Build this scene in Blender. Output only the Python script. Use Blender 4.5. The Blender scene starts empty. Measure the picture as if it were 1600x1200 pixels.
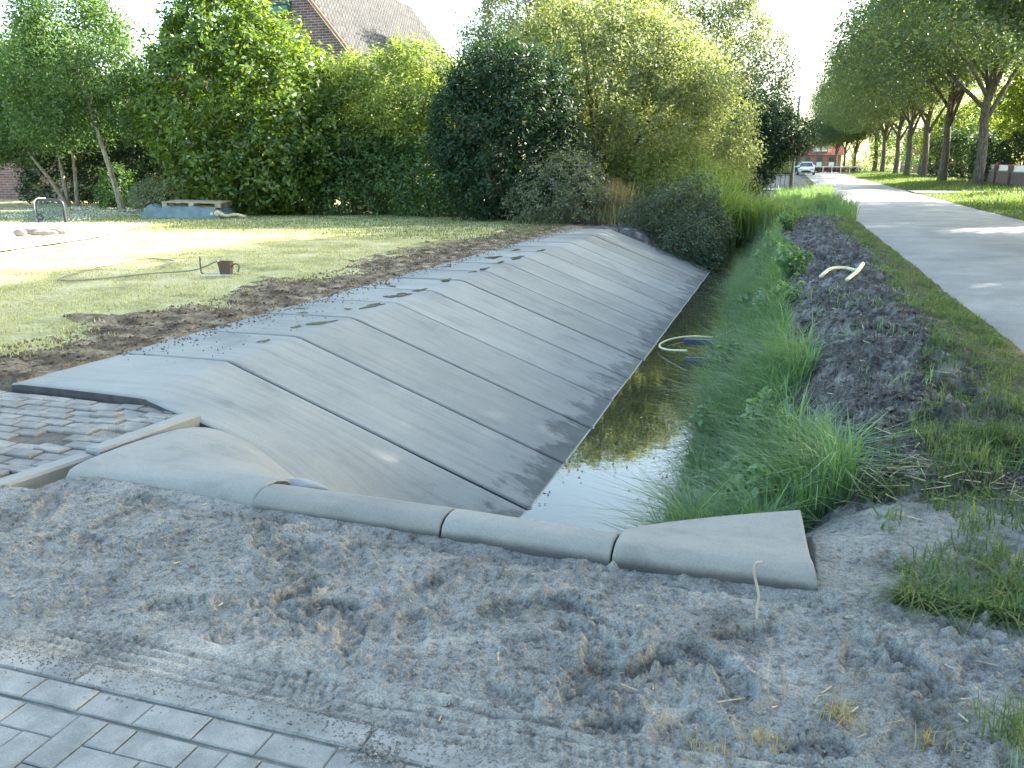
import bpy, math, random
import numpy as np

# ------------------------------------------------------------------ camera, sky, sun
scene = bpy.context.scene
COL = scene.collection
cam_d = bpy.data.cameras.new('camera'); cam = bpy.data.objects.new('camera', cam_d); COL.objects.link(cam)
cam_d.sensor_width = 36.0; cam_d.lens = 29.03; cam_d.clip_start = 0.05; cam_d.clip_end = 3000
cam.location = (0, 0, 1.55)
cam.rotation_euler = (math.radians(90 - 14.68), 0, math.radians(17.95))
scene.camera = cam

SUN_EL, SUN_AZ = 29.5, 38.0          # azimuth from +x towards +y
world = bpy.data.worlds.new('World'); scene.world = world; world.use_nodes = True
wn = world.node_tree.nodes; wl = world.node_tree.links
bg = wn['Background']; sky = wn.new('ShaderNodeTexSky'); sky.sky_type = 'NISHITA'
sky.sun_disc = False; sky.sun_elevation = math.radians(SUN_EL); sky.sun_rotation = math.radians(90 - SUN_AZ)
sky.air_density = 1.0; sky.dust_density = 2.4; sky.ozone_density = .7
tint = wn.new('ShaderNodeMix'); tint.data_type = 'RGBA'; tint.blend_type = 'MULTIPLY'; tint.inputs[0].default_value = 1.0
tint.inputs[7].default_value = (1.0, 1.03, .91, 1); wl.new(sky.outputs[0], tint.inputs[6]); wl.new(tint.outputs[2], bg.inputs[0])
bg.inputs[1].default_value = 0.13
sun_d = bpy.data.lights.new('sun', 'SUN'); sun_o = bpy.data.objects.new('sun', sun_d); COL.objects.link(sun_o)
sun_d.energy = 5.0; sun_d.angle = math.radians(0.53); sun_d.color = (1.0, 0.93, 0.80)
sun_o.location = (20, 10, 30)
sun_o.rotation_euler = (math.radians(90 - SUN_EL), 0, math.radians(90 + SUN_AZ))
scene.view_settings.view_transform = 'Standard'; scene.view_settings.look = 'None'
scene.view_settings.exposure = 3.1; scene.view_settings.gamma = 1.0
scene.cycles.use_denoising = True; scene.cycles.denoiser = 'OPENIMAGEDENOISE'; scene.cycles.denoising_prefilter = 'ACCURATE'; scene.cycles.use_adaptive_sampling = False; scene.cycles.sample_clamp_indirect = 4.0
scene.cycles.max_bounces = 6; scene.cycles.transparent_max_bounces = 8
scene.cycles.diffuse_bounces = 3; scene.cycles.glossy_bounces = 3; scene.cycles.transmission_bounces = 4
scene.cycles.caustics_reflective = False; scene.cycles.caustics_refractive = False

RNG = np.random.default_rng(7)

# ------------------------------------------------------------------ noise
_T = np.random.default_rng(11).random((256, 256))
def vnoise(x, y):
    xi = np.floor(x).astype(int); yi = np.floor(y).astype(int); fx = x - xi; fy = y - yi
    fx = fx * fx * (3 - 2 * fx); fy = fy * fy * (3 - 2 * fy)
    a = _T[yi % 256, xi % 256]; b = _T[yi % 256, (xi + 1) % 256]
    c = _T[(yi + 1) % 256, xi % 256]; d = _T[(yi + 1) % 256, (xi + 1) % 256]
    return (a * (1 - fx) + b * fx) * (1 - fy) + (c * (1 - fx) + d * fx) * fy - 0.5
def fbm(x, y, s, oct=4, seed=0, gain=.5):
    x = np.asarray(x, float) * s + seed * 17.31; y = np.asarray(y, float) * s + seed * 9.77
    r = 0; a = 1.0
    for i in range(oct):
        r = r + a * vnoise(x, y)
        x, y = x * 1.93 * .8 - y * 1.93 * .6 + 5.1, x * 1.93 * .6 + y * 1.93 * .8 + 2.3; a *= gain
    return r
def sstep(a, b, x):
    t = np.clip((np.asarray(x, float) - a) / (b - a), 0, 1); return t * t * (3 - 2 * t)

# ------------------------------------------------------------------ object helpers
def link(o, parent=None):
    COL.objects.link(o)
    if parent is not None: o.parent = parent
    return o
def tag(o, label=None, cat=None, group=None, kind=None):
    if label: o['label'] = label
    if cat: o['category'] = cat
    if group: o['group'] = group
    if kind: o['kind'] = kind
    return o
def thing(name, label, cat, loc=(0, 0, 0), rz=0.0, group=None):
    o = bpy.data.objects.new(name, None); o.empty_display_size = .2
    o.location = loc; o.rotation_euler = (0, 0, rz); link(o)
    return tag(o, label, cat, group)
def quadmesh(name, V, Q, mat, parent=None, smooth=False):
    V = np.asarray(V, np.float32).reshape(-1, 3); Q = np.asarray(Q, np.int32).reshape(-1, 4)
    me = bpy.data.meshes.new(name); me.vertices.add(len(V)); me.vertices.foreach_set('co', V.ravel())
    me.loops.add(Q.size); me.loops.foreach_set('vertex_index', Q.ravel())
    me.polygons.add(len(Q)); me.polygons.foreach_set('loop_start', np.arange(len(Q), dtype=np.int32) * 4)
    me.update(calc_edges=True)
    if smooth: me.polygons.foreach_set('use_smooth', np.ones(len(Q), bool))
    if mat: me.materials.append(mat)
    return link(bpy.data.objects.new(name, me), parent)
class MB:
    def __init__(s): s.v = []; s.f = []
    def add(s, V, F):
        n = len(s.v); s.v += [tuple(map(float, p)) for p in V]; s.f += [tuple(i + n for i in f) for f in F]; return s
    def box(s, x0, x1, y0, y1, z0, z1, ch=0.0, rz=0.0, piv=None, tilt=None):
        if ch > 0:
            V = []
            for z, i in ((z0, 0), (z1 - ch, 0), (z1, ch)):
                V += [(x0 + i, y0 + i, z), (x1 - i, y0 + i, z), (x1 - i, y1 - i, z), (x0 + i, y1 - i, z)]
            F = [(3, 2, 1, 0), (8, 9, 10, 11)]
            for k in (0, 4): F += [(k + j, k + (j + 1) % 4, k + 4 + (j + 1) % 4, k + 4 + j) for j in range(4)]
        else:
            V = [(x0, y0, z0), (x1, y0, z0), (x1, y1, z0), (x0, y1, z0), (x0, y0, z1), (x1, y0, z1), (x1, y1, z1), (x0, y1, z1)]
            F = [(3, 2, 1, 0), (4, 5, 6, 7)] + [(j, (j + 1) % 4, 4 + (j + 1) % 4, 4 + j) for j in range(4)]
        if tilt:
            cx, cy = (x0 + x1) / 2, (y0 + y1) / 2
            V = [(x, y, z + (x - cx) * tilt[0] + (y - cy) * tilt[1]) for x, y, z in V]
        if rz:
            cx, cy = piv if piv else ((x0 + x1) / 2, (y0 + y1) / 2); c, q = math.cos(rz), math.sin(rz)
            V = [(cx + (x - cx) * c - (y - cy) * q, cy + (x - cx) * q + (y - cy) * c, z) for x, y, z in V]
        return s.add(V, F)
    def tube(s, P, R, n=8, cap=True):
        P = np.asarray(P, float); k = len(P); R = np.broadcast_to(np.asarray(R, float), (k,))
        V = []; up = np.array([0.31, 0.17, 0.93])
        for i in range(k):
            d = P[min(i + 1, k - 1)] - P[max(i - 1, 0)]; d = d / (np.linalg.norm(d) + 1e-9)
            a = np.cross(d, up); 
            if np.linalg.norm(a) < 1e-3: a = np.cross(d, [1, 0, 0])
            a /= np.linalg.norm(a); b = np.cross(d, a)
            for j in range(n):
                t = 2 * math.pi * j / n; V.append(P[i] + R[i] * (math.cos(t) * a + math.sin(t) * b))
        F = [(i * n + j, i * n + (j + 1) % n, (i + 1) * n + (j + 1) % n, (i + 1) * n + j) for i in range(k - 1) for j in range(n)]
        if cap: F += [tuple(range(n))[::-1], tuple((k - 1) * n + j for j in range(n))]
        return s.add(V, F)
    def build(s, name, mat, parent=None, smooth=False):
        me = bpy.data.meshes.new(name); me.from_pydata(s.v, [], s.f); me.update()
        if smooth: me.polygons.foreach_set('use_smooth', [True] * len(me.polygons))
        if mat: me.materials.append(mat)
        return link(bpy.data.objects.new(name, me), parent)
def curve_pts(P, n=24):
    P = np.asarray(P, float); Q = np.vstack([2 * P[0] - P[1], P, 2 * P[-1] - P[-2]]); out = []
    m = max(2, n // (len(P) - 1))
    for i in range(1, len(Q) - 2):
        for t in np.linspace(0, 1, m, endpoint=False):
            a, b, c, d = Q[i - 1], Q[i], Q[i + 1], Q[i + 2]
            out.append(.5 * ((2 * b) + (-a + c) * t + (2 * a - 5 * b + 4 * c - d) * t * t + (-a + 3 * b - 3 * c + d) * t ** 3))
    out.append(P[-1]); return np.array(out)
def copy_tree(o, parent=None):
    c = o.copy(); link(c, parent)
    for ch in list(o.children): copy_tree(ch, c)
    return c

# ------------------------------------------------------------------ materials
def newmat(name):
    m = bpy.data.materials.new(name); m.use_nodes = True
    return m, m.node_tree.nodes, m.node_tree.links, m.node_tree.nodes['Principled BSDF']
def ramp(nodes, stops):
    r = nodes.new('ShaderNodeValToRGB'); e = r.color_ramp.elements
    while len(e) < len(stops): e.new(.5)
    for el, (p, c) in zip(e, stops): el.position = p; el.color = (*c, 1)
    return r
def noise(nodes, links, scale, detail=5, rough=.6, vec=None, stretch=None):
    t = nodes.new('ShaderNodeTexNoise'); t.inputs['Scale'].default_value = scale
    t.inputs['Detail'].default_value = detail; t.inputs['Roughness'].default_value = rough
    if vec is None:
        tc = nodes.new('ShaderNodeNewGeometry'); vec = tc.outputs['Position']
    if stretch:
        mp = nodes.new('ShaderNodeMapping'); mp.inputs['Scale'].default_value = stretch
        links.new(vec, mp.inputs[0]); vec = mp.outputs[0]
    links.new(vec, t.inputs['Vector']); return t
def mixc(nodes, links, a, b, fac, mode='MIX'):
    m = nodes.new('ShaderNodeMix'); m.data_type = 'RGBA'; m.blend_type = mode
    if isinstance(fac, float): m.inputs[0].default_value = fac
    else: links.new(fac, m.inputs[0])
    for s, k in ((a, 6), (b, 7)):
        if isinstance(s, tuple): m.inputs[k].default_value = (*s, 1)
        else: links.new(s, m.inputs[k])
    return m.outputs[2]
def M(name, cols, scale=6, rough=.85, fine=None, bump=0.0, bscale=60, bdist=.01, spec=.3, metal=0.0, stretch=None, obj=False):
    m, n, l, p = newmat(name)
    vec = None
    if obj: vec = n.new('ShaderNodeTexCoord').outputs['Object']
    t = noise(n, l, scale, 6, .62, vec, stretch)
    k = len(cols); lo, hi = .33, .67
    r = ramp(n, [(lo + (hi - lo) * i / max(1, k - 1), c) for i, c in enumerate(cols)])
    l.new(t.outputs['Fac'], r.inputs[0]); col = r.outputs[0]
    if fine:
        f = noise(n, l, fine[0], 4, .7, vec); fr = ramp(n, [(.3, (1 - fine[1],) * 3), (.7, (1 + fine[1] * .6,) * 3)])
        l.new(f.outputs['Fac'], fr.inputs[0]); col = mixc(n, l, col, fr.outputs[0], 1.0, 'MULTIPLY')
    l.new(col, p.inputs['Base Color']); p.inputs['Roughness'].default_value = rough
    p.inputs['Specular IOR Level'].default_value = spec; p.inputs['Metallic'].default_value = metal
    if bump:
        b = noise(n, l, bscale, 6, .7, vec, stretch); bn = n.new('ShaderNodeBump'); bn.inputs['Strength'].default_value = bump
        bn.inputs['Distance'].default_value = bdist; l.new(b.outputs['Fac'], bn.inputs['Height']); l.new(bn.outputs[0], p.inputs['Normal'])
    return m
def leafmat(name, cols, trans=.4, rough=.45, spec=.35, tcol=None, gloss=True):
    m, n, l, p = newmat(name)
    g = n.new('ShaderNodeNewGeometry'); k = len(cols)
    r = ramp(n, [(i / max(1, k - 1), c) for i, c in enumerate(cols)])
    nz = noise(n, l, 1.5, 4, .65); ad = n.new('ShaderNodeMath'); ad.operation = 'MULTIPLY_ADD'
    l.new(nz.outputs['Fac'], ad.inputs[0]); ad.inputs[1].default_value = 1.15
    mu = n.new('ShaderNodeMath'); mu.operation = 'MULTIPLY_ADD'; l.new(g.outputs['Random Per Island'], mu.inputs[0]); mu.inputs[1].default_value = .75; mu.inputs[2].default_value = -.42
    l.new(mu.outputs[0], ad.inputs[2]); l.new(ad.outputs[0], r.inputs[0])
    l.new(r.outputs[0], p.inputs['Base Color']); p.inputs['Roughness'].default_value = rough
    p.inputs['Specular IOR Level'].default_value = spec
    tr = n.new('ShaderNodeBsdfTranslucent')
    tc = mixc(n, l, r.outputs[0], tcol or (1.9, 2.0, .55), 1.0, 'MULTIPLY'); l.new(tc, tr.inputs['Color'])
    mx = n.new('ShaderNodeMixShader'); mx.inputs[0].default_value = trans
    l.new(p.outputs[0], mx.inputs[1]); l.new(tr.outputs[0], mx.inputs[2])
    l.new(mx.outputs[0], n['Material Output'].inputs[0]); return m
def plain(name, c, rough=.6, spec=.4, metal=0.0): return M(name, [tuple(x * .88 for x in c), tuple(min(1, x * 1.1) for x in c)], 9, rough, spec=spec, metal=metal, obj=True)

# concrete of the precast slope: streaks run down the slope, damp band at the waterline
def concrete(name, base, wet=True, streak=(.5, 6, 1), foot=None):
    m, n, l, p = newmat(name)
    geo = n.new('ShaderNodeNewGeometry'); oi = n.new('ShaderNodeObjectInfo')
    add = n.new('ShaderNodeVectorMath'); add.operation = 'ADD'
    sc = n.new('ShaderNodeVectorMath'); sc.operation = 'SCALE'; cb = n.new('ShaderNodeCombineXYZ')
    for i in range(3): l.new(oi.outputs['Random'], cb.inputs[i])
    l.new(cb.outputs[0], sc.inputs[0]); sc.inputs['Scale'].default_value = 37.0
    l.new(geo.outputs['Position'], add.inputs[0]); l.new(sc.outputs[0], add.inputs[1]); v = add.outputs[0]
    d = tuple(c * .80 for c in base); b = tuple(min(1, c * 1.08) for c in base)
    s1 = noise(n, l, 2.2, 7, .68, v, streak); r1 = ramp(n, [(.30, d), (.48, base), (.68, b)]); l.new(s1.outputs['Fac'], r1.inputs[0])
    s2 = noise(n, l, 1.3, 6, .66, v); r2 = ramp(n, [(.30, (.58, .59, .60)), (.43, (.90, .90, .89)), (.66, (1.10, 1.07, 1.02))]); l.new(s2.outputs['Fac'], r2.inputs[0])
    col = mixc(n, l, r1.outputs[0], r2.outputs[0], .85, 'MULTIPLY')
    s3 = noise(n, l, 110, 4, .8, v); r3 = ramp(n, [(.32, (.76,) * 3), (.5, (1,) * 3), (.70, (1.13,) * 3)]); l.new(s3.outputs['Fac'], r3.inputs[0])
    col = mixc(n, l, col, r3.outputs[0], .8, 'MULTIPLY')
    rt = n.new('ShaderNodeMapRange'); rt.inputs['To Min'].default_value = .85; rt.inputs['To Max'].default_value = 1.10; l.new(oi.outputs['Random'], rt.inputs[0])
    col = mixc(n, l, col, rt.outputs[0], 1.0, 'MULTIPLY')
    if wet:
        sx = n.new('ShaderNodeSeparateXYZ'); l.new(geo.outputs['Position'], sx.inputs[0])
        wv = noise(n, l, 3.0, 5, .65, v, (1.0, 1.4, 1)); ma = n.new('ShaderNodeMath'); ma.operation = 'MULTIPLY_ADD'
        l.new(wv.outputs['Fac'], ma.inputs[0]); ma.inputs[1].default_value = .5; l.new(sx.outputs['Z'], ma.inputs[2])
        mr = n.new('ShaderNodeMapRange'); mr.inputs['From Min'].default_value = -.655; mr.inputs['From Max'].default_value = -.60
        l.new(ma.outputs[0], mr.inputs[0])
        wr = ramp(n, [(0, (.50, .52, .54)), (1, (1, 1, 1))]); l.new(mr.outputs[0], wr.inputs[0])
        col = mixc(n, l, col, wr.outputs[0], 1.0, 'MULTIPLY')
        sl = n.new('ShaderNodeMapRange'); sl.inputs['From Min'].default_value = -.943; sl.inputs['From Max'].default_value = -.948; l.new(sx.outputs['Z'], sl.inputs[0]); col = mixc(n, l, col, (.34, .335, .30), sl.outputs[0])
    if foot:  # darker foot: shade under the overhang, with some damp, painted into the colour
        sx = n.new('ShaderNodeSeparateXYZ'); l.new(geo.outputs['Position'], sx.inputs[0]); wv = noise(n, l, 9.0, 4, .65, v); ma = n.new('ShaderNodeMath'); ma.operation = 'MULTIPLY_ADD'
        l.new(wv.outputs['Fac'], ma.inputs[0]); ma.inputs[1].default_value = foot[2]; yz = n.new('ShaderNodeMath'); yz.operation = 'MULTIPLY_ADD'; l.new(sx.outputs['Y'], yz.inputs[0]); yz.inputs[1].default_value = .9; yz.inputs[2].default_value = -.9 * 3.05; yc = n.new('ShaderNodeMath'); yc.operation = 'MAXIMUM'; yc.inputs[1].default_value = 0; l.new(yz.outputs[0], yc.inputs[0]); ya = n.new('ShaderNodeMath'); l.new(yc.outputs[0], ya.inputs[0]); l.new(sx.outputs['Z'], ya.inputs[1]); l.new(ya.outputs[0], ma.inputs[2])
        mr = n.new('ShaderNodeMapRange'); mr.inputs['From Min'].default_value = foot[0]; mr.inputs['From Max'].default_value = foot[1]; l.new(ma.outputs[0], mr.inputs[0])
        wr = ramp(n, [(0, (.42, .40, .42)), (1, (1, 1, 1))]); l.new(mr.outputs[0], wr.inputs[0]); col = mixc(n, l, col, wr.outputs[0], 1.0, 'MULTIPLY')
    l.new(col, p.inputs['Base Color']); p.inputs['Roughness'].default_value = .8; p.inputs['Specular IOR Level'].default_value = .3
    bn = n.new('ShaderNodeBump'); bn.inputs['Strength'].default_value = .35; bn.inputs['Distance'].default_value = .004
    l.new(s3.outputs['Fac'], bn.inputs['Height']); l.new(bn.outputs[0], p.inputs['Normal']); return m

# ------------------------------------------------------------------ ground shape
X_RIDGE, X_LEFT, X_WATER, Z_WATER = -4.22, -5.32, -1.66, -0.95
Y_J0, SP = 5.55, 1.05; NP_ = 15; Y_END = Y_J0 + SP * NP_
def rise(y): return 0.0085 * 6 * np.log1p(np.exp((np.minimum(y, 160.) - 28) / 6.))
def xr_of(y): return np.interp(y, [3.3, 5.5, 10, 20, 28, 60], [-.45, -.56, -.78, -1.02, -1.25, -1.3])
def gz(x, y, rough=True):
    x = np.asarray(x, float); y = np.asarray(y, float); z = rise(y) + 0 * x
    inl = sstep(3.3, 4.6, y) * (1 - sstep(48.5, 50.0, y))
    # right bank of the ditch
    xr = xr_of(y); t = np.clip((x - xr) / (1.15), 0, 1)
    hump = (.16 * sstep(4.6, 7, y) * (1 - sstep(26, 29, y))) * np.exp(-((x - 1.05) / .62) ** 2)
    bank = np.where(x > xr, z + hump - 1.15 * (1 - sstep(0, 1, t * .97 + .03)), z - 1.15)
    z = np.where((x > xr - 3.0) & (x < 2.4), z + (bank - z) * inl, z)
    # bare left bank beyond the concrete, ditch floor
    tl = np.clip((-1.95 - x) / 1.9, 0, 1)
    left = rise(y) - 1.3 * (1 - sstep(0, 1, tl))
    far = inl * sstep(Y_END - .1, Y_END + .2, y)
    z = np.where(x <= xr - .05, z * (1 - far) + np.maximum(left, -1.25) * far, z)
    # under the concrete
    con = np.maximum(-.374 * (x - X_RIDGE), -1.25 * (y - 3.35)); con = np.minimum(np.maximum(con, -1.3), 0) - .16
    m = (x > X_LEFT + .05) & (x < xr + .02) & (y > 3.13) & (y < Y_END + .0) & ((x > -3.42) | (y > 4.5))
    z = np.where(m, con, z)
    m2 = (x > -3.46) & (x < .22) & (y > 3.13) & (y < 3.72)
    z = np.where(m2 & ~m, np.minimum(z, -.14 - .5 * np.clip(.1 - x, 0, .5)), z)
    return z
def gpt(x, y): return float(gz(np.array([x]), np.array([y]))[0])

def geo_line(a, b, fine, ratio, lo, hi, cap):
    mid = list(np.arange(a, b, fine)); L = []; s = fine; p = a
    while p > lo: s = min(s * ratio, cap); p -= s; L.append(p)
    R = []; s = fine; p = mid[-1]
    while p < hi: s = min(s * ratio, cap); p += s; R.append(p)
    return np.array(L[::-1] + mid + R)
xs = geo_line(-3.95, 1.75, .0105, 1.03, -58, 15, .7)
ys = geo_line(1.66, 4.40, .0105, 1.0125, -9, 150, .9)
GX, GY = np.meshgrid(xs, ys); GZ = gz(GX, GY)
near = 1 - sstep(4.2, 5.2, GY)
# region masks
nb = fbm(GX, GY, 1.3, 4, 3)
sand_m = (GY < 3.9 + .5 * nb + .55 * sstep(.2, 1.4, GX)) & (GX < 1.75 + .5 * nb + .25 * (GY - 3) - .5*(GY<2.4)) & (GY > 1.5)
lawn_m = (GX < -6.65 - 1.15 * fbm(GX, GY, .9, 5, 5, .6)) & (GY > 3.6)
soil_m = (GX < -5.0) & ~lawn_m & (GY > 4.2) & (GY < 24)
bank_m = (GX < 1.45 + .5 * nb) & (GX > -5.0) & (GY > 3.0) & ~sand_m
# relief
rel = np.where(sand_m | (GY < 3.3), .022 * fbm(GX, GY, 1.6, 3, 1) + .014 * np.abs(fbm(GX + .06 * fbm(GX, GY, 6, 2, 7), GY, 6, 4, 2)) + .007 * fbm(GX, GY, 40, 2, 5, .6), 0)
crust = fbm(GX, GY, 5, 3, 9)
rel += np.where(sand_m, np.clip(crust + .15, 0, 1) * .022 * np.abs(fbm(GX, GY, 30, 3, 4)), 0)
mudw = np.where(bank_m & (GX > -1.4), sstep(-.2, .7, GX) * (1 - sstep(1.35, 1.9, GX)), 0) * sstep(3.9, 4.6, GY) * (1 - sstep(26, 30, GY))
strand = fbm(GX * 1.0 + .4 * GY, GY * 1.7 - .5 * GX, 4.0, 5, 6, .62)
rel += mudw * (.13 * strand + .05 * fbm(GX * .7 + .7 * GY, 2.2 * (GY * .7 - .7 * GX), 9, 4, 8) + .03 * fbm(GX, GY, 24, 2, 28))
rel += np.where(bank_m, .03 * fbm(GX, GY, 9, 3, 12), 0)
rel += np.where(soil_m, .05 * fbm(GX, GY, 6, 4, 13) + .01, 0)
rel += np.where(lawn_m | (GX > 1.4), .03 * fbm(GX, GY, 1.2, 3, 14) + .02 * fbm(GX, GY, 8, 2, 15), 0)
# footprints, clods and tyre tracks pressed into the sand
fr = np.random.default_rng(21)
def stamp(cx, cy, rad, fn):
    i0, i1 = np.searchsorted(xs, [cx - rad, cx + rad]); j0, j1 = np.searchsorted(ys, [cy - rad, cy + rad])
    if i1 - i0 < 2 or j1 - j0 < 2: return
    rel[j0:j1, i0:i1] += fn(GX[j0:j1, i0:i1] - cx, GY[j0:j1, i0:i1] - cy)
def foot(cx, cy, a, L=.15, W=.055, dep=.03):
    c, s = math.cos(a), math.sin(a)
    def f(dx, dy):
        u = (dx * c + dy * s) / L; w = (-dx * s + dy * c) / (W * (1 + .25 * np.clip(u, -1, 1))); q = np.sqrt(u * u + w * w)
        q = q * (1 + .3 * fbm(dx + cx, dy + cy, 16, 3, 33)); inner = 1 - sstep(.86, 1.0, q)
        return -dep * inner * (1 + .30 * np.sign(np.sin(u * 24 + w * 3))) + .6 * dep * np.exp(-((q - 1.22) / .18) ** 2) * (1 + 1.6 * fbm(dx + cx, dy + cy, 30, 2, 34))
    stamp(cx, cy, L * 1.9, f)
for _ in range(60):
    foot(fr.uniform(-3.4, 1.5), fr.uniform(2.02, 2.98), fr.normal(.15, .6) + (math.pi / 2 if fr.random() < .25 else 0), fr.uniform(.10, .15), fr.uniform(.04, .06), fr.uniform(.008, .020))
for _ in range(12): foot(fr.uniform(.3, 1.5), fr.uniform(2.9, 4.2), fr.uniform(0, 3), .13, .05, fr.uniform(.006, .016))
for cx, cy, d in ((-.30, 2.33, .05), (-1.45, 2.37, .05), (-1.62, 2.42, .045), (.48, 2.66, .05), (-.62, 2.63, .05), (-1.2, 2.62, .035), (.2, 2.1, .035), (-.35, 2.02, .04)):
    foot(cx, cy, fr.normal(.3, .5), .11, .045, d * .7)
for _ in range(240):
    ccx, ccy = fr.uniform(-3.6, 1.5), fr.uniform(1.98, 3.03); big = fr.random() < .4
    for _k in range(int(fr.integers(10, 40))):
        r = fr.uniform(.006, .0125) * (1.5 if big and fr.random() < .3 else 1); px, py = ccx + fr.normal(0, .11), ccy + fr.normal(0, .055)
        if py < 1.95 or py > 3.04: continue
        hgt = r * fr.uniform(.7, 1.3)
        stamp(px, py, r * 1.15, lambda dx, dy, r=r, h=hgt: h * np.sqrt(np.clip(1 - (dx * dx + dy * dy) / (r * r), 0, 1)))
for cx in np.arange(.3, 1.8, .06):
    for _k in range(10):
        r = fr.uniform(.008, .022); stamp(cx + fr.normal(0, .06), fr.uniform(2.0, 4.3), r * 1.15, lambda dx, dy, r=r: r * .8 * np.sqrt(np.clip(1 - (dx * dx + dy * dy) / (r * r), 0, 1)))
trk = (GX > -2.3) & (GX < 1.2)
bend = .03 * np.sin(GX * 1.3) + .05 * np.clip(GX + .4, 0, 3) ** 1.5
smooth_band = np.exp(-((GY - 1.93 - bend) / .10) ** 4) * trk
rel *= 1 - .75 * smooth_band
for k, g0 in enumerate((1.855, 1.895, 1.94, 1.985)):
    rel -= trk * .015 * np.exp(-((GY - g0 - bend) / .007) ** 2) * (.45 + .9 * (fbm(GX, GY, 3, 2, 30 + k) + .5))
rel -= trk * smooth_band * .010 * (np.sin(GX * 2 * math.pi / .035 + GY * 60) > .55) * (fbm(GX, GY, 2.5, 2, 40) > .05)
# heaped against the concrete lip, thin over the kerb band at the paving
rel += np.where(sand_m, -.030 * np.exp(-((GY - 2.99) / .07) ** 2) * (1 + 1.2 * fbm(GX, GY, 5, 2, 17)) * (GX < .3), 0)
thin = sstep(1.72, 1.98, GY + .05 * fbm(GX, GY, 5, 3, 18))
rel = np.where(GY < 2.1, rel * (.15 + .85 * thin) - .012 * (1 - thin), rel)
rel += np.where(sand_m & (GY < 2.0), .03 * np.clip(fbm(GX, GY, 5, 4, 81) + .9 * (GX + .75) + 2.2 * (GY - 1.80), 0, .45) * sstep(1.722, 1.76, GY), 0)
rel += np.where((GX < -3.4) & (GY > 3.0) & (GY < 4.5), -.075, 0)    # bed of the old brick path
gr_ = np.random.default_rng(99); rel += np.where(sand_m & (GY > 1.75), gr_.normal(0, 1, GX.shape) * (.0009 + .0019 * np.clip(crust + .25, 0, 1)) * (.35 + .65 * thin) * (1 - .6 * smooth_band), 0)
rel += np.where(mudw > .1, gr_.normal(0, 1, GX.shape) * .006, 0) + np.where(soil_m, gr_.normal(0, 1, GX.shape) * .008, 0)
GZ = GZ + rel
GZ = np.where(GY < 1.72 - .0 * GX, np.minimum(GZ, -.06) - .0, GZ)
GZ = np.where((GX < -3.25) & (GY < 3.1) & (GY > 1.7), GZ - .0, GZ)
ROAD_X0, ROAD_X1 = 1.97, 6.85
re_l = ROAD_X0 + .10 * fbm(GX * 0, GY, .9, 4, 19); 
GZ = np.where((GX > ROAD_X0 + .1) & (GX < ROAD_X1 - .1), rise(GY) - .06, GZ)
def ground_z(x, y):   # height of the finished relief
    i = np.clip(np.searchsorted(xs, x), 1, len(xs) - 1); j = np.clip(np.searchsorted(ys, y), 1, len(ys) - 1)
    fx = np.clip((x - xs[i - 1]) / (xs[i] - xs[i - 1]), 0, 1); fy = np.clip((y - ys[j - 1]) / (ys[j] - ys[j - 1]), 0, 1)
    return (GZ[j - 1, i - 1] * (1 - fx) + GZ[j - 1, i] * fx) * (1 - fy) + (GZ[j, i - 1] * (1 - fx) + GZ[j, i] * fx) * fy

def sandmat():
    m, n, l, p = newmat('sand')
    a = noise(n, l, 3.2, 7, .65); r = ramp(n, [(.32, (.135, .134, .124)), (.45, (.215, .213, .200)), (.66, (.30, .296, .276))]); l.new(a.outputs['Fac'], r.inputs[0])
    b = noise(n, l, 26, 6, .75); rb = ramp(n, [(.37, (.48, .47, .46)), (.50, (1, 1, 1)), (.72, (1.14, 1.13, 1.10))]); l.new(b.outputs['Fac'], rb.inputs[0])
    c = noise(n, l, 150, 3, .85); rc = ramp(n, [(.36, (.50, .49, .48)), (.5, (1, 1, 1)), (.66, (1.34, 1.33, 1.30))]); l.new(c.outputs['Fac'], rc.inputs[0])
    col = mixc(n, l, r.outputs[0], rb.outputs[0], .9, 'MULTIPLY'); col = mixc(n, l, col, rc.outputs[0], .85, 'MULTIPLY')
    l.new(col, p.inputs['Base Color']); p.inputs['Roughness'].default_value = .95; p.inputs['Specular IOR Level'].default_value = .12
    b1 = n.new('ShaderNodeBump'); b1.inputs['Strength'].default_value = .8; b1.inputs['Distance'].default_value = .012; l.new(b.outputs['Fac'], b1.inputs['Height'])
    d = noise(n, l, 130, 4, .75); b2 = n.new('ShaderNodeBump'); b2.inputs['Strength'].default_value = .7; b2.inputs['Distance'].default_value = .006
    l.new(d.outputs['Fac'], b2.inputs['Height']); l.new(b1.outputs[0], b2.inputs['Normal']); l.new(b2.outputs[0], p.inputs['Normal']); return m
MAT_SAND = sandmat()
MAT_MUD = M('mud', [(.032, .029, .029), (.088, .082, .080), (.26, .25, .24)], 5, .8, (38, .45), .9, 30, .03, .3)
MAT_SOIL = M('soil', [(.050, .038, .028), (.15, .118, .085), (.32, .265, .19)], 3.6, .95, (45, .4), .9, 40, .02, .1)
MAT_LAWN = M('lawn', [(.19, .19, .085), (.36, .34, .18), (.48, .44, .29)], 1.1, .95, (30, .4), .8, 60, .02, .1)
MAT_VERGE = M('verge', [(.040, .060, .022), (.085, .095, .042), (.14, .125, .07)], 1.6, .95, (30, .4), .8, 50, .02, .1)

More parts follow.
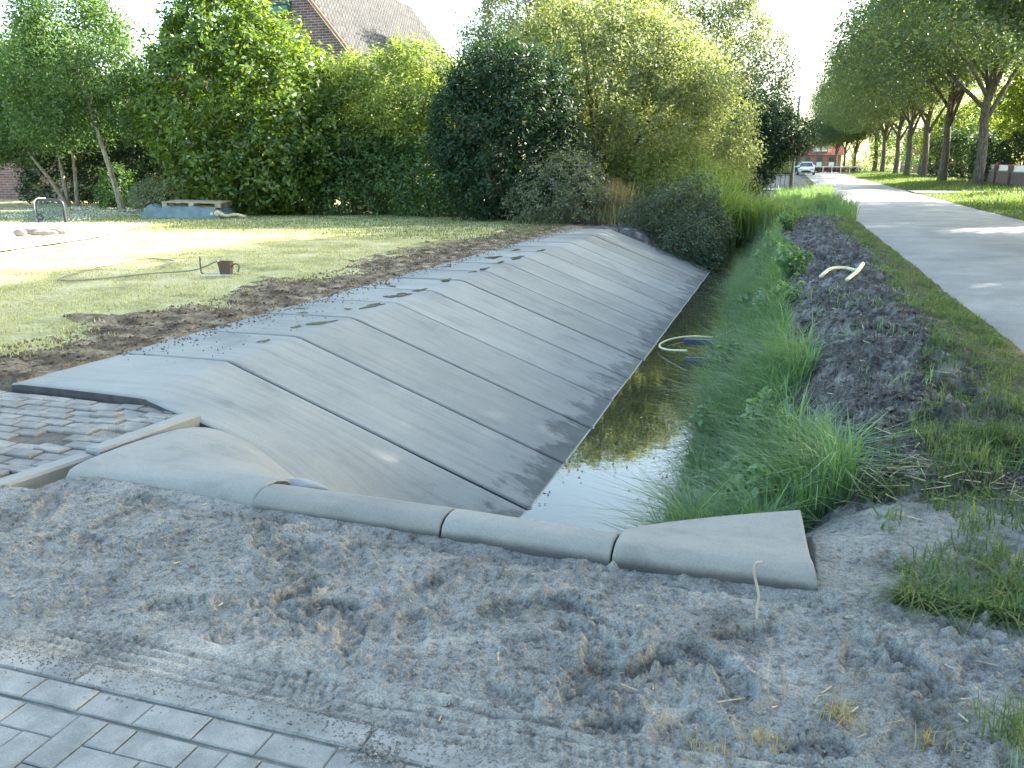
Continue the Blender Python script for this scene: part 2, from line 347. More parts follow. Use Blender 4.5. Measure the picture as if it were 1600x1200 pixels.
fcx = (GX[:-1, :-1] + GX[1:, 1:]) / 2; fcy = (GY[:-1, :-1] + GY[1:, 1:]) / 2
def fm(a): return a[:-1, :-1]
idx = np.arange(GX.size).reshape(GX.shape)
QA = np.stack([idx[:-1, :-1], idx[:-1, 1:], idx[1:, 1:], idx[1:, :-1]], -1)
VA = np.stack([GX, GY, GZ], -1).reshape(-1, 3)
def ground_piece(name, mask, mat):
    Q = QA[mask]; u, inv = np.unique(Q.ravel(), return_inverse=True)
    o = quadmesh(name, VA[u], inv.reshape(-1, 4), mat, None, True); return tag(o, kind='structure')
ms, ml, mso, mb = fm(sand_m), fm(lawn_m), fm(soil_m), fm(bank_m)
front = (fcy < 3.6) & (fcy > 1.5) & (fcx < 1.9) & ~ms
ground_piece('sand', ms | (front & (fcx < -1)), MAT_SAND)
ground_piece('lawn', ml & ~ms & ~(front & (fcx < -1)), MAT_LAWN)
ground_piece('soil', mso & ~ms & ~(front & (fcx < -1)), MAT_SOIL)
mbb = mb & ~ms & ~ml & ~mso & ~(front & (fcx < -1))
ground_piece('mud_bank', mbb, MAT_MUD)
ground_piece('verge', ~(mbb | ms | ml | mso | (front & (fcx < -1))), MAT_VERGE)
# far ground to the horizon
ox = np.array([-900, -300, -120, -57, -20, 14.5, 60, 160, 400, 900.]); oy = np.array([-300, -60, -8.5, 10, 28, 40, 60, 80, 110, 149, 170, 300, 700, 1500.])
OX, OY = np.meshgrid(ox, oy); OZ = rise(OY) - .25
inside = (OX > -57.5) & (OX < 14.6) & (OY > -8.6) & (OY < 149.5); OZ = np.where(inside, OZ - 2.5, OZ + .2)
oi_ = np.arange(OX.size).reshape(OX.shape)
tag(quadmesh('ground', np.stack([OX, OY, OZ], -1), np.stack([oi_[:-1, :-1], oi_[:-1, 1:], oi_[1:, 1:], oi_[1:, :-1]], -1), MAT_VERGE), kind='structure')

# road with a ragged left edge
ry = np.concatenate([np.arange(-9, 30, .12), np.arange(30, 150, .6)])
def strip(name, ylist, x0f, x1f, zoff, mat, nx=10):
    V = []; 
    for y in ylist:
        a, b = x0f(y), x1f(y)
        for k in range(nx + 1):
            x = a + (b - a) * k / nx; V.append((x, y, float(rise(np.array(y))) + zoff - .05 * ((2 * k / nx - 1) ** 2) + .03))
    V = np.array(V); I = np.arange(len(V)).reshape(len(ylist), nx + 1)
    return tag(quadmesh(name, V, np.stack([I[:-1, :-1], I[:-1, 1:], I[1:, 1:], I[1:, :-1]], -1), mat, None, True), kind='structure')
def asphalt():
    m, n, l, p = newmat('asphalt')
    a = noise(n, l, .8, 6, .65); r = ramp(n, [(.3, (.14, .145, .15)), (.55, (.22, .222, .222)), (.75, (.30, .292, .28))]); l.new(a.outputs['Fac'], r.inputs[0])
    c = noise(n, l, 55, 4, .85); rc = ramp(n, [(.3, (.6,) * 3), (.5, (1,) * 3), (.72, (1.5, 1.45, 1.38))]); l.new(c.outputs['Fac'], rc.inputs[0])
    l.new(mixc(n, l, r.outputs[0], rc.outputs[0], .9, 'MULTIPLY'), p.inputs['Base Color']); p.inputs['Roughness'].default_value = .75
    b = n.new('ShaderNodeBump'); b.inputs['Strength'].default_value = .5; b.inputs['Distance'].default_value = .006; l.new(c.outputs['Fac'], b.inputs['Height']); l.new(b.outputs[0], p.inputs['Normal']); return m
MAT_ASPH = asphalt()
strip('road', ry, lambda y: ROAD_X0 + .13 * float(fbm(0, y, .8, 4, 19)) + .05 * float(fbm(3, y, 4, 2, 23)), lambda y: ROAD_X1 + .2 * float(fbm(1, y, .5, 3, 20)), .0, MAT_ASPH)
MAT_CONC_SLAB = concrete('terrace concrete', (.42, .41, .38), False, (1, 1, 1))
# side road at the far end and the paved entrance by the brick wall
def sheet(name, x0, x1, y0, y1, z, mat, n=12):
    X, Y = np.meshgrid(np.linspace(x0, x1, n), np.linspace(y0, y1, n)); I = np.arange(n * n).reshape(n, n)
    Z = rise(Y) + z
    return tag(quadmesh(name, np.stack([X, Y, Z], -1), np.stack([I[:-1, :-1], I[:-1, 1:], I[1:, 1:], I[1:, :-1]], -1), mat, None, True), kind='structure')
sheet('side_road', -30, 14, 119, 125, .045, MAT_ASPH)
sheet('driveway', 6.7, 14, 50.5, 54, .05, MAT_CONC_SLAB)
sheet('driveway', -12, 2.1, 52.5, 56.0, .05, MAT_CONC_SLAB)
# terrace at the left edge of the lawn
tb = MB(); tb.add([(-30, 8.6, .035), (-13.9, 11.6, .035), (-14.6, 14.75, .035), (-16.9, 19.4, .035), (-34, 16.2, .035)], [(0, 1, 2, 3, 4)])
tag(tb.build('terrace', MAT_CONC_SLAB), kind='structure')

# water
def watermat():
    m, n, l, p = newmat('ditch water')
    p.inputs['Base Color'].default_value = (.022, .026, .014, 1); p.inputs['Roughness'].default_value = .015; p.inputs['IOR'].default_value = 1.5
    p.inputs['Specular IOR Level'].default_value = .68
    a = noise(n, l, 5, 3, .5); b = n.new('ShaderNodeBump'); b.inputs['Strength'].default_value = .05; b.inputs['Distance'].default_value = .02
    l.new(a.outputs['Fac'], b.inputs['Height']); l.new(b.outputs[0], p.inputs['Normal']); return m
wb = MB(); wb.add([(-3.2, 3.35, Z_WATER), (.6, 3.35, Z_WATER), (.6, 50, Z_WATER), (-3.2, 50, Z_WATER)], [(0, 1, 2, 3)])
tag(wb.build('water', watermat()), kind='structure')
# ------------------------------------------------------------------ brick paving in front
MAT_BRICK = M('grey paver', [(.165, .170, .165), (.225, .228, .220), (.29, .286, .275)], 7, .85, (260, .30), .5, 240, .003, .25)
MAT_JOINT = M('joint sand', [(.11, .115, .11), (.19, .19, .175)], 9, .95, (200, .3), .6, 150, .004, .1)
rb = random.Random(5); pv = MB()
def brick(x0, x1, y0, y1, g=.0018, top=0.0):
    h = top + rb.uniform(-.0025, .0025)
    pv.box(x0 + g, x1 - g, y0 + g, y1 - g, -.05, h, .0035, tilt=(rb.uniform(-.012, .012), rb.uniform(-.012, .012)))
BL, BW = .205, .1025
for k in range(32): brick(-4.4 + k * BL + .06, -4.4 + (k + 1) * BL + .06, 1.612, 1.7125)
yb = 1.602
for i in range(-46, 22):
    for j in range(0, 22):
        q = (i + j) % 4; x = i * BW; y = yb - (j + 1) * BW
        if q == 0: brick(x, x + BL, y, y + BW)
        elif q == 2 and j < 21: brick(x, x + BW, y - BW, y + BW)
        elif q == 3 and j == 0: brick(x, x + BW, y, y + BW)
pv.box(-60, 40, -9, yb + .12, -.08, -.007)
p_o = pv.build('brick_paving', MAT_BRICK); p_o.data.materials.append(MAT_JOINT); p_o.data.polygons[-1].material_index = 1
for q in p_o.data.polygons[-6:]: q.material_index = 1
tag(p_o, kind='structure')
kb = MB()
for k in range(9): kb.box(-5.0 + k * 1.0 + .003, -4.0 + k * 1.0 - .003, 1.722, 1.822, -.1, .001 + rb.uniform(-.002, .002), .006)
tag(kb.build('kerb_band', MAT_BRICK), kind='structure')

# old brick path at the left with a hole where a brick is missing
MAT_OLD = M('old paver', [(.14, .138, .13), (.20, .195, .185), (.28, .275, .26)], 5, .9, (180, .3), .6, 160, .004, .2)
MAT_OLDJ = M('dirty joint', [(.085, .08, .07), (.15, .14, .12)], 9, .95, (120, .3), .6, 120, .01, .1)
ob = MB(); ang = math.radians(-3)
yy = 2.70; r_ = 0
while yy < 4.36:
    xx = -7.6 + (r_ % 2) * .1
    while xx < -3.66:
        x1 = xx + .20; cx, cy = (xx + x1) / 2, yy + .05
        edge = -3.70 + .15 * (cy - 2.9) / 1.3
        if x1 > edge: x1 = edge
        if x1 - xx > .05 and not (-4.23 < cx < -4.0 and 3.52 < cy < 3.72):
            loose = cx > -4.4
            ob.box(xx + .005, x1 - .005, yy + .005, yy + .098, -.12, -.014 + rb.uniform(-.008, .008) * (1.6 if loose else .6), .006,
                   rz=rb.uniform(-.05, .05) * (1 if loose else .35), tilt=(rb.uniform(-.05, .05) if loose else rb.uniform(-.015, .015), rb.uniform(-.05, .05) if loose else 0))
        xx += .205
    yy += .104; r_ += 1
nb_ = len(ob.f); ob.box(-8, -3.66, 2.66, 4.40, -.16, -.034)
oo = ob.build('old_brick_path', MAT_OLD); oo.data.materials.append(MAT_OLDJ)
for q in oo.data.polygons[nb_:]: q.material_index = 1
tag(oo, kind='structure')
def kerb(p0, p1, w, z0, z1, label, top=-.0):
    L = math.dist(p0, p1); b = MB(); b.box(0, L, -w, 0, z0, z1, .014)
    o = b.build('kerb_stone', MAT_KERB); o.location = (p0[0], p0[1], 0); o.rotation_euler = (rb.uniform(-.02, .02), rb.uniform(-.012, .012), math.atan2(p1[1] - p0[1], p1[0] - p0[0]))
    return tag(o, label, 'kerb stone', 'kerb stones along the old brick path')
MAT_KERB = concrete('kerb concrete', (.22, .22, .21), False, (1, 1, 1))
kerb((-3.665, 3.47), (-3.585, 4.23), .115, -.15, .018, 'grey concrete kerb stone nearer the slope corner, standing a little proud')
kerb((-3.775, 2.80), (-3.685, 3.46), .115, -.15, .004, 'lower grey kerb stone running out beside the loose bricks and sand')

# ------------------------------------------------------------------ precast concrete slope
MAT_CON = concrete('precast concrete', (.212, .222, .220), True, (.35, 5.0, .6))
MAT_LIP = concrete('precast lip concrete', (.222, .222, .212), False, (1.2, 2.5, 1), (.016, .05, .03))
MAT_EDGE = M('dark concrete edge', [(.03, .03, .032), (.06, .058, .058)], 12, .9)  # one dark tone for the sides and underside of every slab
def slab(name, G, th, mat, ch=.011, parent=None, smooth=True):
    G = np.array(G, float); n, m, _ = G.shape
    G[0, :, 2] -= ch; G[-1, :, 2] -= ch; G[:, 0, 2] -= ch; G[:, -1, 2] -= ch
    B = G.copy(); B[..., 2] -= th
    V = np.concatenate([G.reshape(-1, 3), B.reshape(-1, 3)]); I = np.arange(n * m).reshape(n, m); J = I + n * m
    Q = [np.stack([I[:-1, :-1], I[:-1, 1:], I[1:, 1:], I[1:, :-1]], -1).reshape(-1, 4)]
    Q.append(np.stack([J[:-1, :-1], J[1:, :-1], J[1:, 1:], J[:-1, 1:]], -1).reshape(-1, 4))
    for a, b in ((I[0], J[0]), (I[-1][::-1], J[-1][::-1]), (I[:, -1], J[:, -1]), (I[::-1, 0], J[::-1, 0])):
        Q.append(np.stack([a[1:], a[:-1], b[:-1], b[1:]], -1))
    o = quadmesh(name, V, np.concatenate(Q)[:, ::-1], mat, parent, smooth); o.data.materials.append(MAT_EDGE)
    k0 = (n - 1) * (m - 1); mi = np.zeros(len(o.data.polygons), np.int32); mi[k0:] = 1; o.data.polygons.foreach_set('material_index', mi)
    md = o.modifiers.new('edge', 'EDGE_SPLIT'); md.split_angle = math.radians(65); return o
prof = [(-5.32, .012), (-5.305, .014), (-4.8, .018), (-4.34, .020), (-4.26, .017), (-4.20, .004), (-4.14, -.018), (-4.06, -.049),
        (-3.4, -.296), (-2.6, -.595), (-1.85, -.875), (X_WATER + .01, -.951), (-1.45, -1.03), (-1.43, -1.04)]
ORD = ['first', 'second', 'third', 'fourth', 'fifth', 'sixth', 'seventh', 'eighth', 'ninth', 'tenth', 'eleventh', 'twelfth', 'thirteenth', 'fourteenth', 'last']
NOTE = {0: 'one small puddle on its flat top', 1: 'a ragged puddle by its top bend', 2: 'two long puddles by its top bend', 3: 'yellowish puddles in a row by its bend',
        4: 'a puddle by its bend', 5: 'a dark puddle at its bend', 6: 'puddles across its flat top', 12: 'a small sunlit fleck below its bend', 14: 'sunlit white at its top'}
rp = random.Random(3)
for k in range(NP_):
    y0, y1 = Y_J0 + SP * k + .007, Y_J0 + SP * (k + 1) - .007; dz = rp.uniform(-.003, .004)
    ty = [0, .010, .035, .075, .5, .96, .990, 1]; lift = [.004, .006, .005, 0, 0, 0, 0, 0]; tw = rp.uniform(-.004, .004)
    G = [[(px, y0 + (y1 - y0) * t, pz + dz + tw * (t - .5) + lp) for t, lp in zip(ty, lift)] for px, pz in prof]
    o = slab('slope_panel', G, .09, MAT_CON)
    lab = '%s grey concrete slope panel counted from the brick path corner' % ORD[k] if k < NP_ - 1 else 'last grey concrete slope panel, farthest off, sunlit white at its top'
    if k in NOTE and k < NP_ - 1: lab = '%s grey concrete slope panel from the brick path corner, with %s' % (ORD[k], NOTE[k]) if len(NOTE[k].split()) < 6 else lab
    tag(o, lab, 'concrete panel', 'concrete panels of the ditch slope')
# corner panel: ruled between the first joint and its own bent near edge
def z1(x):
    u = (x + 3.48) / 1.2; return -.06 * (1 - u ** 1.8) - .78 * u ** 1.8
near_c = [(-5.32, 4.46, .022), (-4.75, 4.43, .03), (-4.12, 4.385, .036), (-3.98, 4.35, .03), (-3.76, 4.275, .010), (-3.44, 4.20, -.03), (-3.21, 4.21, z1(-3.21)), (-2.97, 4.20, z1(-2.97)), (-2.72, 4.17, z1(-2.72)), (-2.3, 4.12, z1(-2.3)), (-1.66, 4.1, -1.0), (-1.4, 4.1, -1.08)]
jt = [(-5.32, .012), (-4.8, .018), (-4.30, .02), (-4.20, .004), (-4.08, -.042), (-3.75, -.165), (-3.45, -.277), (-3.1, -.408), (-2.8, -.52), (-2.3, -.71), (-1.66, -.95), (-1.45, -1.03)]
N_ = curve_pts(near_c, 66); J_ = curve_pts([(a, Y_J0 - .009, b) for a, b in jt], 66)
ts = [0, .012, .05] + list(np.linspace(.12, .93, 10)) + [.985, 1]
G = [[N_[i] * (1 - t) + J_[i] * t + np.array([0, 0, .02 * math.sin(math.pi * t) * math.exp(-((i / len(N_) - .3) / .2) ** 2)]) for t in ts] for i in range(len(N_))]
o = slab('corner_panel', G, .10, MAT_CON)
tag(o, 'wide grey concrete corner panel with a bent near edge beside the old brick path', 'concrete panel', 'concrete panels of the ditch slope')
# rounded end pieces along the sand
fy = [3.085, 3.050, 3.035, 3.05, 3.09, 3.14, 3.20, 3.27, 3.36, 3.46, 3.60, 3.80, 4.00, 4.16]
mid = np.array(list(zip(fy, [-.10, -.045, .005, .042, .062, .066, .058, .030, -.05, -.16, -.32, -.55, -.80, -1.05])))
flatR = np.array(list(zip([3.07, 3.045, 3.05, 3.07, 3.11, 3.16, 3.22, 3.29, 3.38, 3.47, 3.56, 3.66, 3.73, 3.76], [-.12, -.05, -.005, .020, .038, .046, .05, .052, .054, .055, .056, .054, .045, -.02])))
flatL = np.array(list(zip([3.16, 3.13, 3.135, 3.155, 3.19, 3.25, 3.35, 3.48, 3.62, 3.78, 3.93, 4.07, 4.20, 4.30], [-.10, -.05, -.01, .018, .030, .036, .038, .036, .030, .020, .006, -.02, -.06, -.12])))
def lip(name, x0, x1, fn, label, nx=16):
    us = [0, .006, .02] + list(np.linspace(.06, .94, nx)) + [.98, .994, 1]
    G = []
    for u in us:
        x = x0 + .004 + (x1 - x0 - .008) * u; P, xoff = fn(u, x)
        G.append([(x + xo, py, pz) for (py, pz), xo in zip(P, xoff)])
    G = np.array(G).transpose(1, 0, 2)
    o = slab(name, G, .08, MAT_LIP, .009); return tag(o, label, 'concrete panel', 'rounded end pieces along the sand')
def wing(u):
    ye = 3.285 + .46 * u ** .8; h = .058 - .006 * u; f = list(map(tuple, mid[:7] + np.array([-.01 + .03 * u, 0])))
    f += [(3.20 + (ye - 3.20) * k / 4, h - .004 * k - .010 * (1 - u) * (k / 4) ** 2) for k in (1, 2, 3, 4)]
    f += [(ye + .035, h - .05 - .03 * (1 - u)), (ye + .14, h - .19 - .10 * (1 - u)), (ye + .34 - .1 * u, h - .50 - .35 * (1 - u))]
    return np.array(f)
Z14 = np.zeros(14); row = np.linspace(0, 1, 14)
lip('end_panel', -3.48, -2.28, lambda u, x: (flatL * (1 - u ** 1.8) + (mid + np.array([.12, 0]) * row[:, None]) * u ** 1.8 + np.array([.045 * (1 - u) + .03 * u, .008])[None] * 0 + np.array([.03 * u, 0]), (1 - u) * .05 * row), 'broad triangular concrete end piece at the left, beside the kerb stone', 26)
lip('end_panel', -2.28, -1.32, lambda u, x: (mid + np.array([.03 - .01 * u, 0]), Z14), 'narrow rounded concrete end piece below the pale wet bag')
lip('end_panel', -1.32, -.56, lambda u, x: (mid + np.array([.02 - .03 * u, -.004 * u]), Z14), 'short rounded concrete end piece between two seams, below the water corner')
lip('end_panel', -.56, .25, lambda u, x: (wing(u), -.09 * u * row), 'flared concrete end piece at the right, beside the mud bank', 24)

# puddles on the flat tops
MAT_PUD = newmat('puddle')[0]; _p = MAT_PUD.node_tree.nodes['Principled BSDF']
_p.inputs['Base Color'].default_value = (.13, .125, .085, 1); _p.inputs['Roughness'].default_value = .06; _p.inputs['IOR'].default_value = 1.33
pr = np.random.default_rng(4); pm = MB()
def puddle(cx, cy, a, b, rot=0.0):
    n = 40; ph = pr.uniform(0, 6.3, 3); V = [(cx, cy, .0265)]
    for i in range(n):
        t = 2 * math.pi * i / n; r = .8 + .22 * math.sin(2 * t + ph[0]) + .2 * math.sin(3 * t + ph[1]) + .16 * math.sin(5 * t + ph[2]) + .05 * math.sin(9 * t + ph[0] * 2)
        u, v = a * r * math.cos(t), b * r * math.sin(t); V.append((cx + u * math.cos(rot) - v * math.sin(rot), cy + u * math.sin(rot) + v * math.cos(rot), .0255))
    pm.add(V, [(0, i + 1, (i + 1) % n + 1) for i in range(n)])
for c in ((-4.42, 6.32, .05, .07), (-4.40, 7.28, .07, .20, -.3), (-4.52, 7.02, .05, .06), (-4.40, 8.42, .09, .22, -.2), (-4.55, 8.12, .05, .06), (-4.44, 9.30, .08, .22), (-4.52, 9.12, .07, .12),
          (-4.40, 9.72, .07, .15), (-4.44, 10.72, .07, .22), (-4.42, 11.75, .05, .12), (-4.38, 12.1, .07, .25), (-4.44, 13.05, .06, .25), (-4.40, 13.9, .09, .40), (-4.80, 13.8, .1, .35), (-4.36, 15.3, .05, .3),
          (-4.85, 15.2, .05, .3), (-5.05, 12.3, .04, .10), (-5.1, 8.0, .05, .05), (-4.9, 7.75, .09, .04), (-5.05, 10.1, .05, .07), (-4.9, 9.95, .08, .05)): puddle(*c)
tag(pm.build('puddles', MAT_PUD), kind='structure')

# ------------------------------------------------------------------ things lying about
MAT_CREAM = plain('cream plastic', (.62, .56, .36), .4); MAT_RUST = plain('rusty steel', (.11, .075, .06), .8); MAT_WHITE = plain('white paint', (.72, .72, .68), .5)
MAT_BLUE = plain('blue paint', (.018, .040, .095), .5); MAT_BLACK = plain('black plastic', (.018, .020, .024), .45); MAT_ZINC = plain('zinc', (.45, .46, .47), .35, metal=.6)
MAT_TIMBER = M('pallet timber', [(.22, .16, .10), (.36, .28, .19), (.46, .38, .28)], 6, .85, (60, .3), .3, 60, .004, .2, obj=True)
MAT_TARP = M('tarpaulin', [(.045, .085, .095), (.075, .125, .135), (.12, .17, .175)], 3, .45, None, .6, 9, .05, .5, obj=True)
MAT_STRAW = M('straw', [(.26, .20, .12), (.42, .35, .23), (.55, .48, .36)], 20, .8, obj=True)
# yellow hose in the ditch, and the blue frame it hangs from
b = MB(); b.tube(curve_pts([(-.55, 12.75, -.80), (-.85, 12.62, -.925), (-1.15, 12.52, -.92), (-1.40, 12.28, -.915), (-1.545, 11.86, -.91), (-1.53, 11.50, -.90), (-1.38, 11.25, -.88), (-1.20, 11.08, -.84), (-1.10, 11.0, -.82)], 70), .015, 8)
tag(b.build('hose', MAT_CREAM, None, True), 'cream ribbed hose looping over the ditch water to a blue frame', 'hose')
fr_ = thing('blue_frame', 'blue metal frame standing in the ditch water by the reeds', 'frame', (-1.0, 11.25, -1.0))
b = MB(); b.box(-.20, .20, .20, .25, .17, .25, .006, rz=.12); b.build('top_bar', MAT_BLUE, fr_)
b = MB(); b.box(.16, .20, -.22, .22, .05, .09, .005); b.build('side_bar', plain('pale blue paint', (.25, .40, .55), .4), fr_)
b = MB(); b.box(-.12, .20, -.25, -.19, .02, .09, .006); b.build('lower_bar', MAT_BLUE, fr_)
for y0_, y1_, zt_ in ((.18, .23, .165), (-.24, -.19, .015)): b = MB(); b.box(.15, .20, y0_, y1_, -.2, zt_); b.build('leg', MAT_BLUE, fr_)
# bent pipe on the mud
def on(x, y, d=0.): return (x, y, float(ground_z(np.array([x]), np.array([y]))[0]) + d)
b = MB(); b.tube(curve_pts([on(.52, 11.75, .05), on(.66, 12.05, .07), on(.84, 12.22, .09), on(.99, 12.12, .10), on(1.03, 11.8, .09), on(.94, 11.4, .08), on(.80, 11.05, .05)], 66), .024, 10)
tag(b.build('pipe', MAT_CREAM, None, True), 'bent cream plastic pipe lying on the dark mud', 'pipe')
# wet cloth bag behind the lip
n = 12; u = np.linspace(0, 1, 22); V = []; 
for i, a in enumerate(u):
    for j in range(n):
        t = 2 * math.pi * j / n; r = (.095 * math.sin(math.pi * a) ** .6 + .004) * (1 + .14 * math.sin(3 * t + 9 * a))
        r *= .5; V.append((-2.42 + .30 * a, 3.38 + r * 1.2 * math.cos(t) + .10 * a, -.030 - .02 * a + r * .9 * math.sin(t)))
I = np.arange(len(V)).reshape(len(u), n)
o = quadmesh('plastic_bag', V, np.stack([I[:-1], np.roll(I[:-1], -1, 1), np.roll(I[1:], -1, 1), I[1:]], -1), plain('pale plastic', (.17, .19, .20), .4), None, True)
tag(o, 'pale crumpled plastic bag lying behind the concrete end piece', 'bag')
# stick upright in the sand
b = MB(); zz = on(.02, 2.76)[2]; b.tube(curve_pts([(.025, 2.735, zz - .03), (.015, 2.742, zz + .05), (.018, 2.75, zz + .10), (-.004, 2.756, zz + .18), (.0, 2.76, zz + .215), (.022, 2.762, zz + .222)], 18), [.0055] * 14 + [.004] * 2 if False else .005, 6)
tag(b.build('stick', plain('dry twig', (.36, .31, .26), .8), None, True), 'thin pale bent stick standing upright in the sand', 'stick')
# lawn: standpipe stand with a terracotta bucket, hose
st = thing('metal_stand', 'low rusty metal stand holding a brown pot on the sunny lawn', 'stand', (-8.0, 10.45, -.01), math.radians(18)); st.scale = (.78, .78, .78)
b = MB(); b.tube(curve_pts([(-.35, 0, .36), (-.35, 0, .08), (-.32, 0, .03), (-.22, 0, .012), (.35, .02, .012)], 20), .014, 8); b.build('bent_rod', MAT_RUST, st, True)
b = MB(); b.tube([(-.0, -.02, .0), (-.0, -.02, .29)], .012, 8); b.build('post', MAT_WHITE, st, True)
b = MB(); b.box(-.30, .30, -.12, .10, .0, .014, .003); b.build('base_plate', MAT_WHITE, st)
b = MB(); b.tube(curve_pts([(.24, 0, .16), (.30, 0, .21), (.36, 0, .21), (.39, 0, .16), (.36, 0, .06)], 16), .013, 8); b.build('hook', MAT_RUST, st, True)
pb = thing('plant_pot', 'brown square-sided pot standing on the metal stand', 'pot', (-7.91, 10.50, .004), math.radians(18)); pb.scale = (.8, .8, .8)
b = MB(); V = [(-.09, -.08, 0), (.09, -.08, 0), (.09, .08, 0), (-.09, .08, 0), (-.125, -.11, .24), (.115, -.11, .23), (.115, .11, .23), (-.125, .11, .24)]
b.add(V, [(3, 2, 1, 0)] + [(j, (j + 1) % 4, 4 + (j + 1) % 4, 4 + j) for j in range(4)])
b.add([(x * .92, y * .9, z * .96 + .01) for x, y, z in V], [(0, 1, 2, 3)] + [(4 + j, 4 + (j + 1) % 4, (j + 1) % 4, j) for j in range(4)])
b.build('body', plain('terracotta', (.10, .065, .055), .8), pb)
b = MB(); hz = lambda x, y: (x, y, float(ground_z(np.array([x]), np.array([y]))[0]) + .03)
b.tube(curve_pts([(-8.0, 10.45, .21), (-8.3, 10.36, .08), hz(-8.65, 10.3), hz(-8.9, 10.0), hz(-9.2, 9.4), hz(-9.45, 9.05), hz(-9.75, 9.2), hz(-10.0, 9.9), hz(-10.2, 10.7), hz(-10.5, 11.4), hz(-10.3, 11.75), hz(-9.6, 11.4), hz(-9.5, 11.0), hz(-9.2, 10.7)], 90), .012, 6)
tag(b.build('garden_hose', plain('grey rubber', (.20, .19, .16), .7), None, True), 'thin grey garden hose coiled over the sunny lawn', 'hose')
# pallet on a tarpaulin-covered heap
pt = thing('pallet', 'pale wooden pallet lying on the dark tarpaulin heap', 'pallet', (-17.9, 22.6, .36), math.radians(16))
pt.rotation_euler = (math.radians(1.5), math.radians(1.0), math.radians(16))
for i in range(7): b = MB(); y = -.52 + i * .168; b.box(-.92, .92, y, y + .125, .128, .150, .003); b.build('deck_board', MAT_TIMBER, pt)
for i in range(3):
    y = -.52 + i * .505; b = MB(); b.box(-.92, .92, y, y + .12, 0, .022, .003); b.build('runner', MAT_TIMBER, pt)
    for x in (-.92, -.08, .76): b = MB(); b.box(x, x + .16, y, y + .12, .0225, .1055, .003); b.build('block', MAT_TIMBER, pt)
for x in (-.92, -.08, .76): b = MB(); b.box(x, x + .16, -.52, .61, .106, .1275, .003); b.build('cross_board', MAT_TIMBER, pt)
gx_, gy_ = np.meshgrid(np.linspace(-1.45, 1.35, 90), np.linspace(-.85, .9, 60))
rr = np.maximum(np.abs(gx_ / 1.35 + .04), np.abs(gy_ / .85)); hh = .37 * (1 - sstep(.72, 1.02, rr + .14 * fbm(gx_, gy_, 2.2, 3, 50)))
hh = hh + .09 * fbm(gx_, gy_, 3.2, 4, 51) * (1 - sstep(.95, 1.1, rr)) - .05 * np.abs(fbm(gx_ * 1.8, gy_, 3, 3, 52)); hh = np.where((np.abs(gx_ - .02) < 1.0) & (np.abs(gy_) < .55), np.minimum(hh, .35), hh)
hh[gx_ < -.9] += .07 * sstep(.9, 1.1, -gx_[gx_ < -.9]) * (rr[gx_ < -.9] < .95)
I = np.arange(gx_.size).reshape(gx_.shape); c_, s_ = math.cos(math.radians(16)), math.sin(math.radians(16))
o = quadmesh('tarpaulin', np.stack([-18.0 + gx_ * c_ - gy_ * s_, 22.5 + gx_ * s_ + gy_ * c_, np.maximum(hh, -.03) + .01], -1), np.stack([I[:-1, :-1], I[:-1, 1:], I[1:, 1:], I[1:, :-1]], -1), MAT_TARP, None, True)
tag(o, 'crumpled blue-green tarpaulin over a low heap, under the pallet', 'tarpaulin')
b = MB(); b.tube(curve_pts([(-17.1, 22.05, .08), (-16.8, 22.15, .16), (-16.55, 22.2, .10), (-16.3, 22.35, .13), (-16.0, 22.45, .06)], 24), np.array([.05, .09, .11, .10, .08, .10, .12, .10, .08, .07, .06, .05, .05] + [.05] * 12), 9)
tag(b.build('sack', MAT_STRAW, None, True), 'long limp brown sack lying at the foot of the tarpaulin heap', 'sack')
# net frame
nf = thing('goal', 'small black ball goal with sagging net at the back of the lawn', 'goal', (-19.9, 18.75, 0), math.radians(18))
b = MB(); b.tube(curve_pts([(-.34, 0, 0), (-.36, 0, .50), (-.33, 0, .63), (-.24, 0, .68), (.20, 0, .66), (.34, 0, .63), (.40, 0, .5), (.42, 0, 0)], 42), .045, 8); b.build('frame', MAT_BLACK, nf, True)
b = MB(); b.tube(curve_pts([(-.37, -.03, .08), (-.385, -.035, .50), (-.345, -.04, .66), (-.24, -.04, .715), (-.05, -.04, .715)], 24), .016, 6); b.build('white_edge', MAT_WHITE, nf, True)
def netmat():
    m, n, l, p = newmat('net'); p.inputs['Base Color'].default_value = (.02, .05, .035, 1); tr = n.new('ShaderNodeBsdfTransparent'); mx = n.new('ShaderNodeMixShader')
    tc = n.new('ShaderNodeTexCoord'); w = n.new('ShaderNodeTexVoronoi'); w.inputs['Scale'].default_value = 45; w.feature = 'DISTANCE_TO_EDGE'; l.new(tc.outputs['Object'], w.inputs[0])
    lt = n.new('ShaderNodeMath'); lt.operation = 'LESS_THAN'; lt.inputs[1].default_value = .10; l.new(w.outputs[0], lt.inputs[0])
    l.new(lt.outputs[0], mx.inputs[0]); l.new(tr.outputs[0], mx.inputs[1]); l.new(p.outputs[0], mx.inputs[2]); l.new(mx.outputs[0], n['Material Output'].inputs[0]); return m
b = MB(); A_, B_, C_, D_ = (-.35, 0, .65), (.40, 0, .62), (.42, -.35, 0), (-.75, -.35, 0); ax = [[tuple((1 - v) * ((1 - s) * np.array(A_) + s * np.array(B_)) + v * ((1 - s) * np.array(D_) + s * np.array(C_)) + np.array([0, .06 * math.sin(math.pi * v), -.08 * math.sin(math.pi * v)])) for s in np.linspace(0, 1, 10)] for v in np.linspace(0, 1, 10)]
I = np.arange(100).reshape(10, 10); quadmesh('net', np.array(ax).reshape(-1, 3), np.stack([I[:-1, :-1], I[:-1, 1:], I[1:, 1:], I[1:, :-1]], -1), netmat(), nf, True)
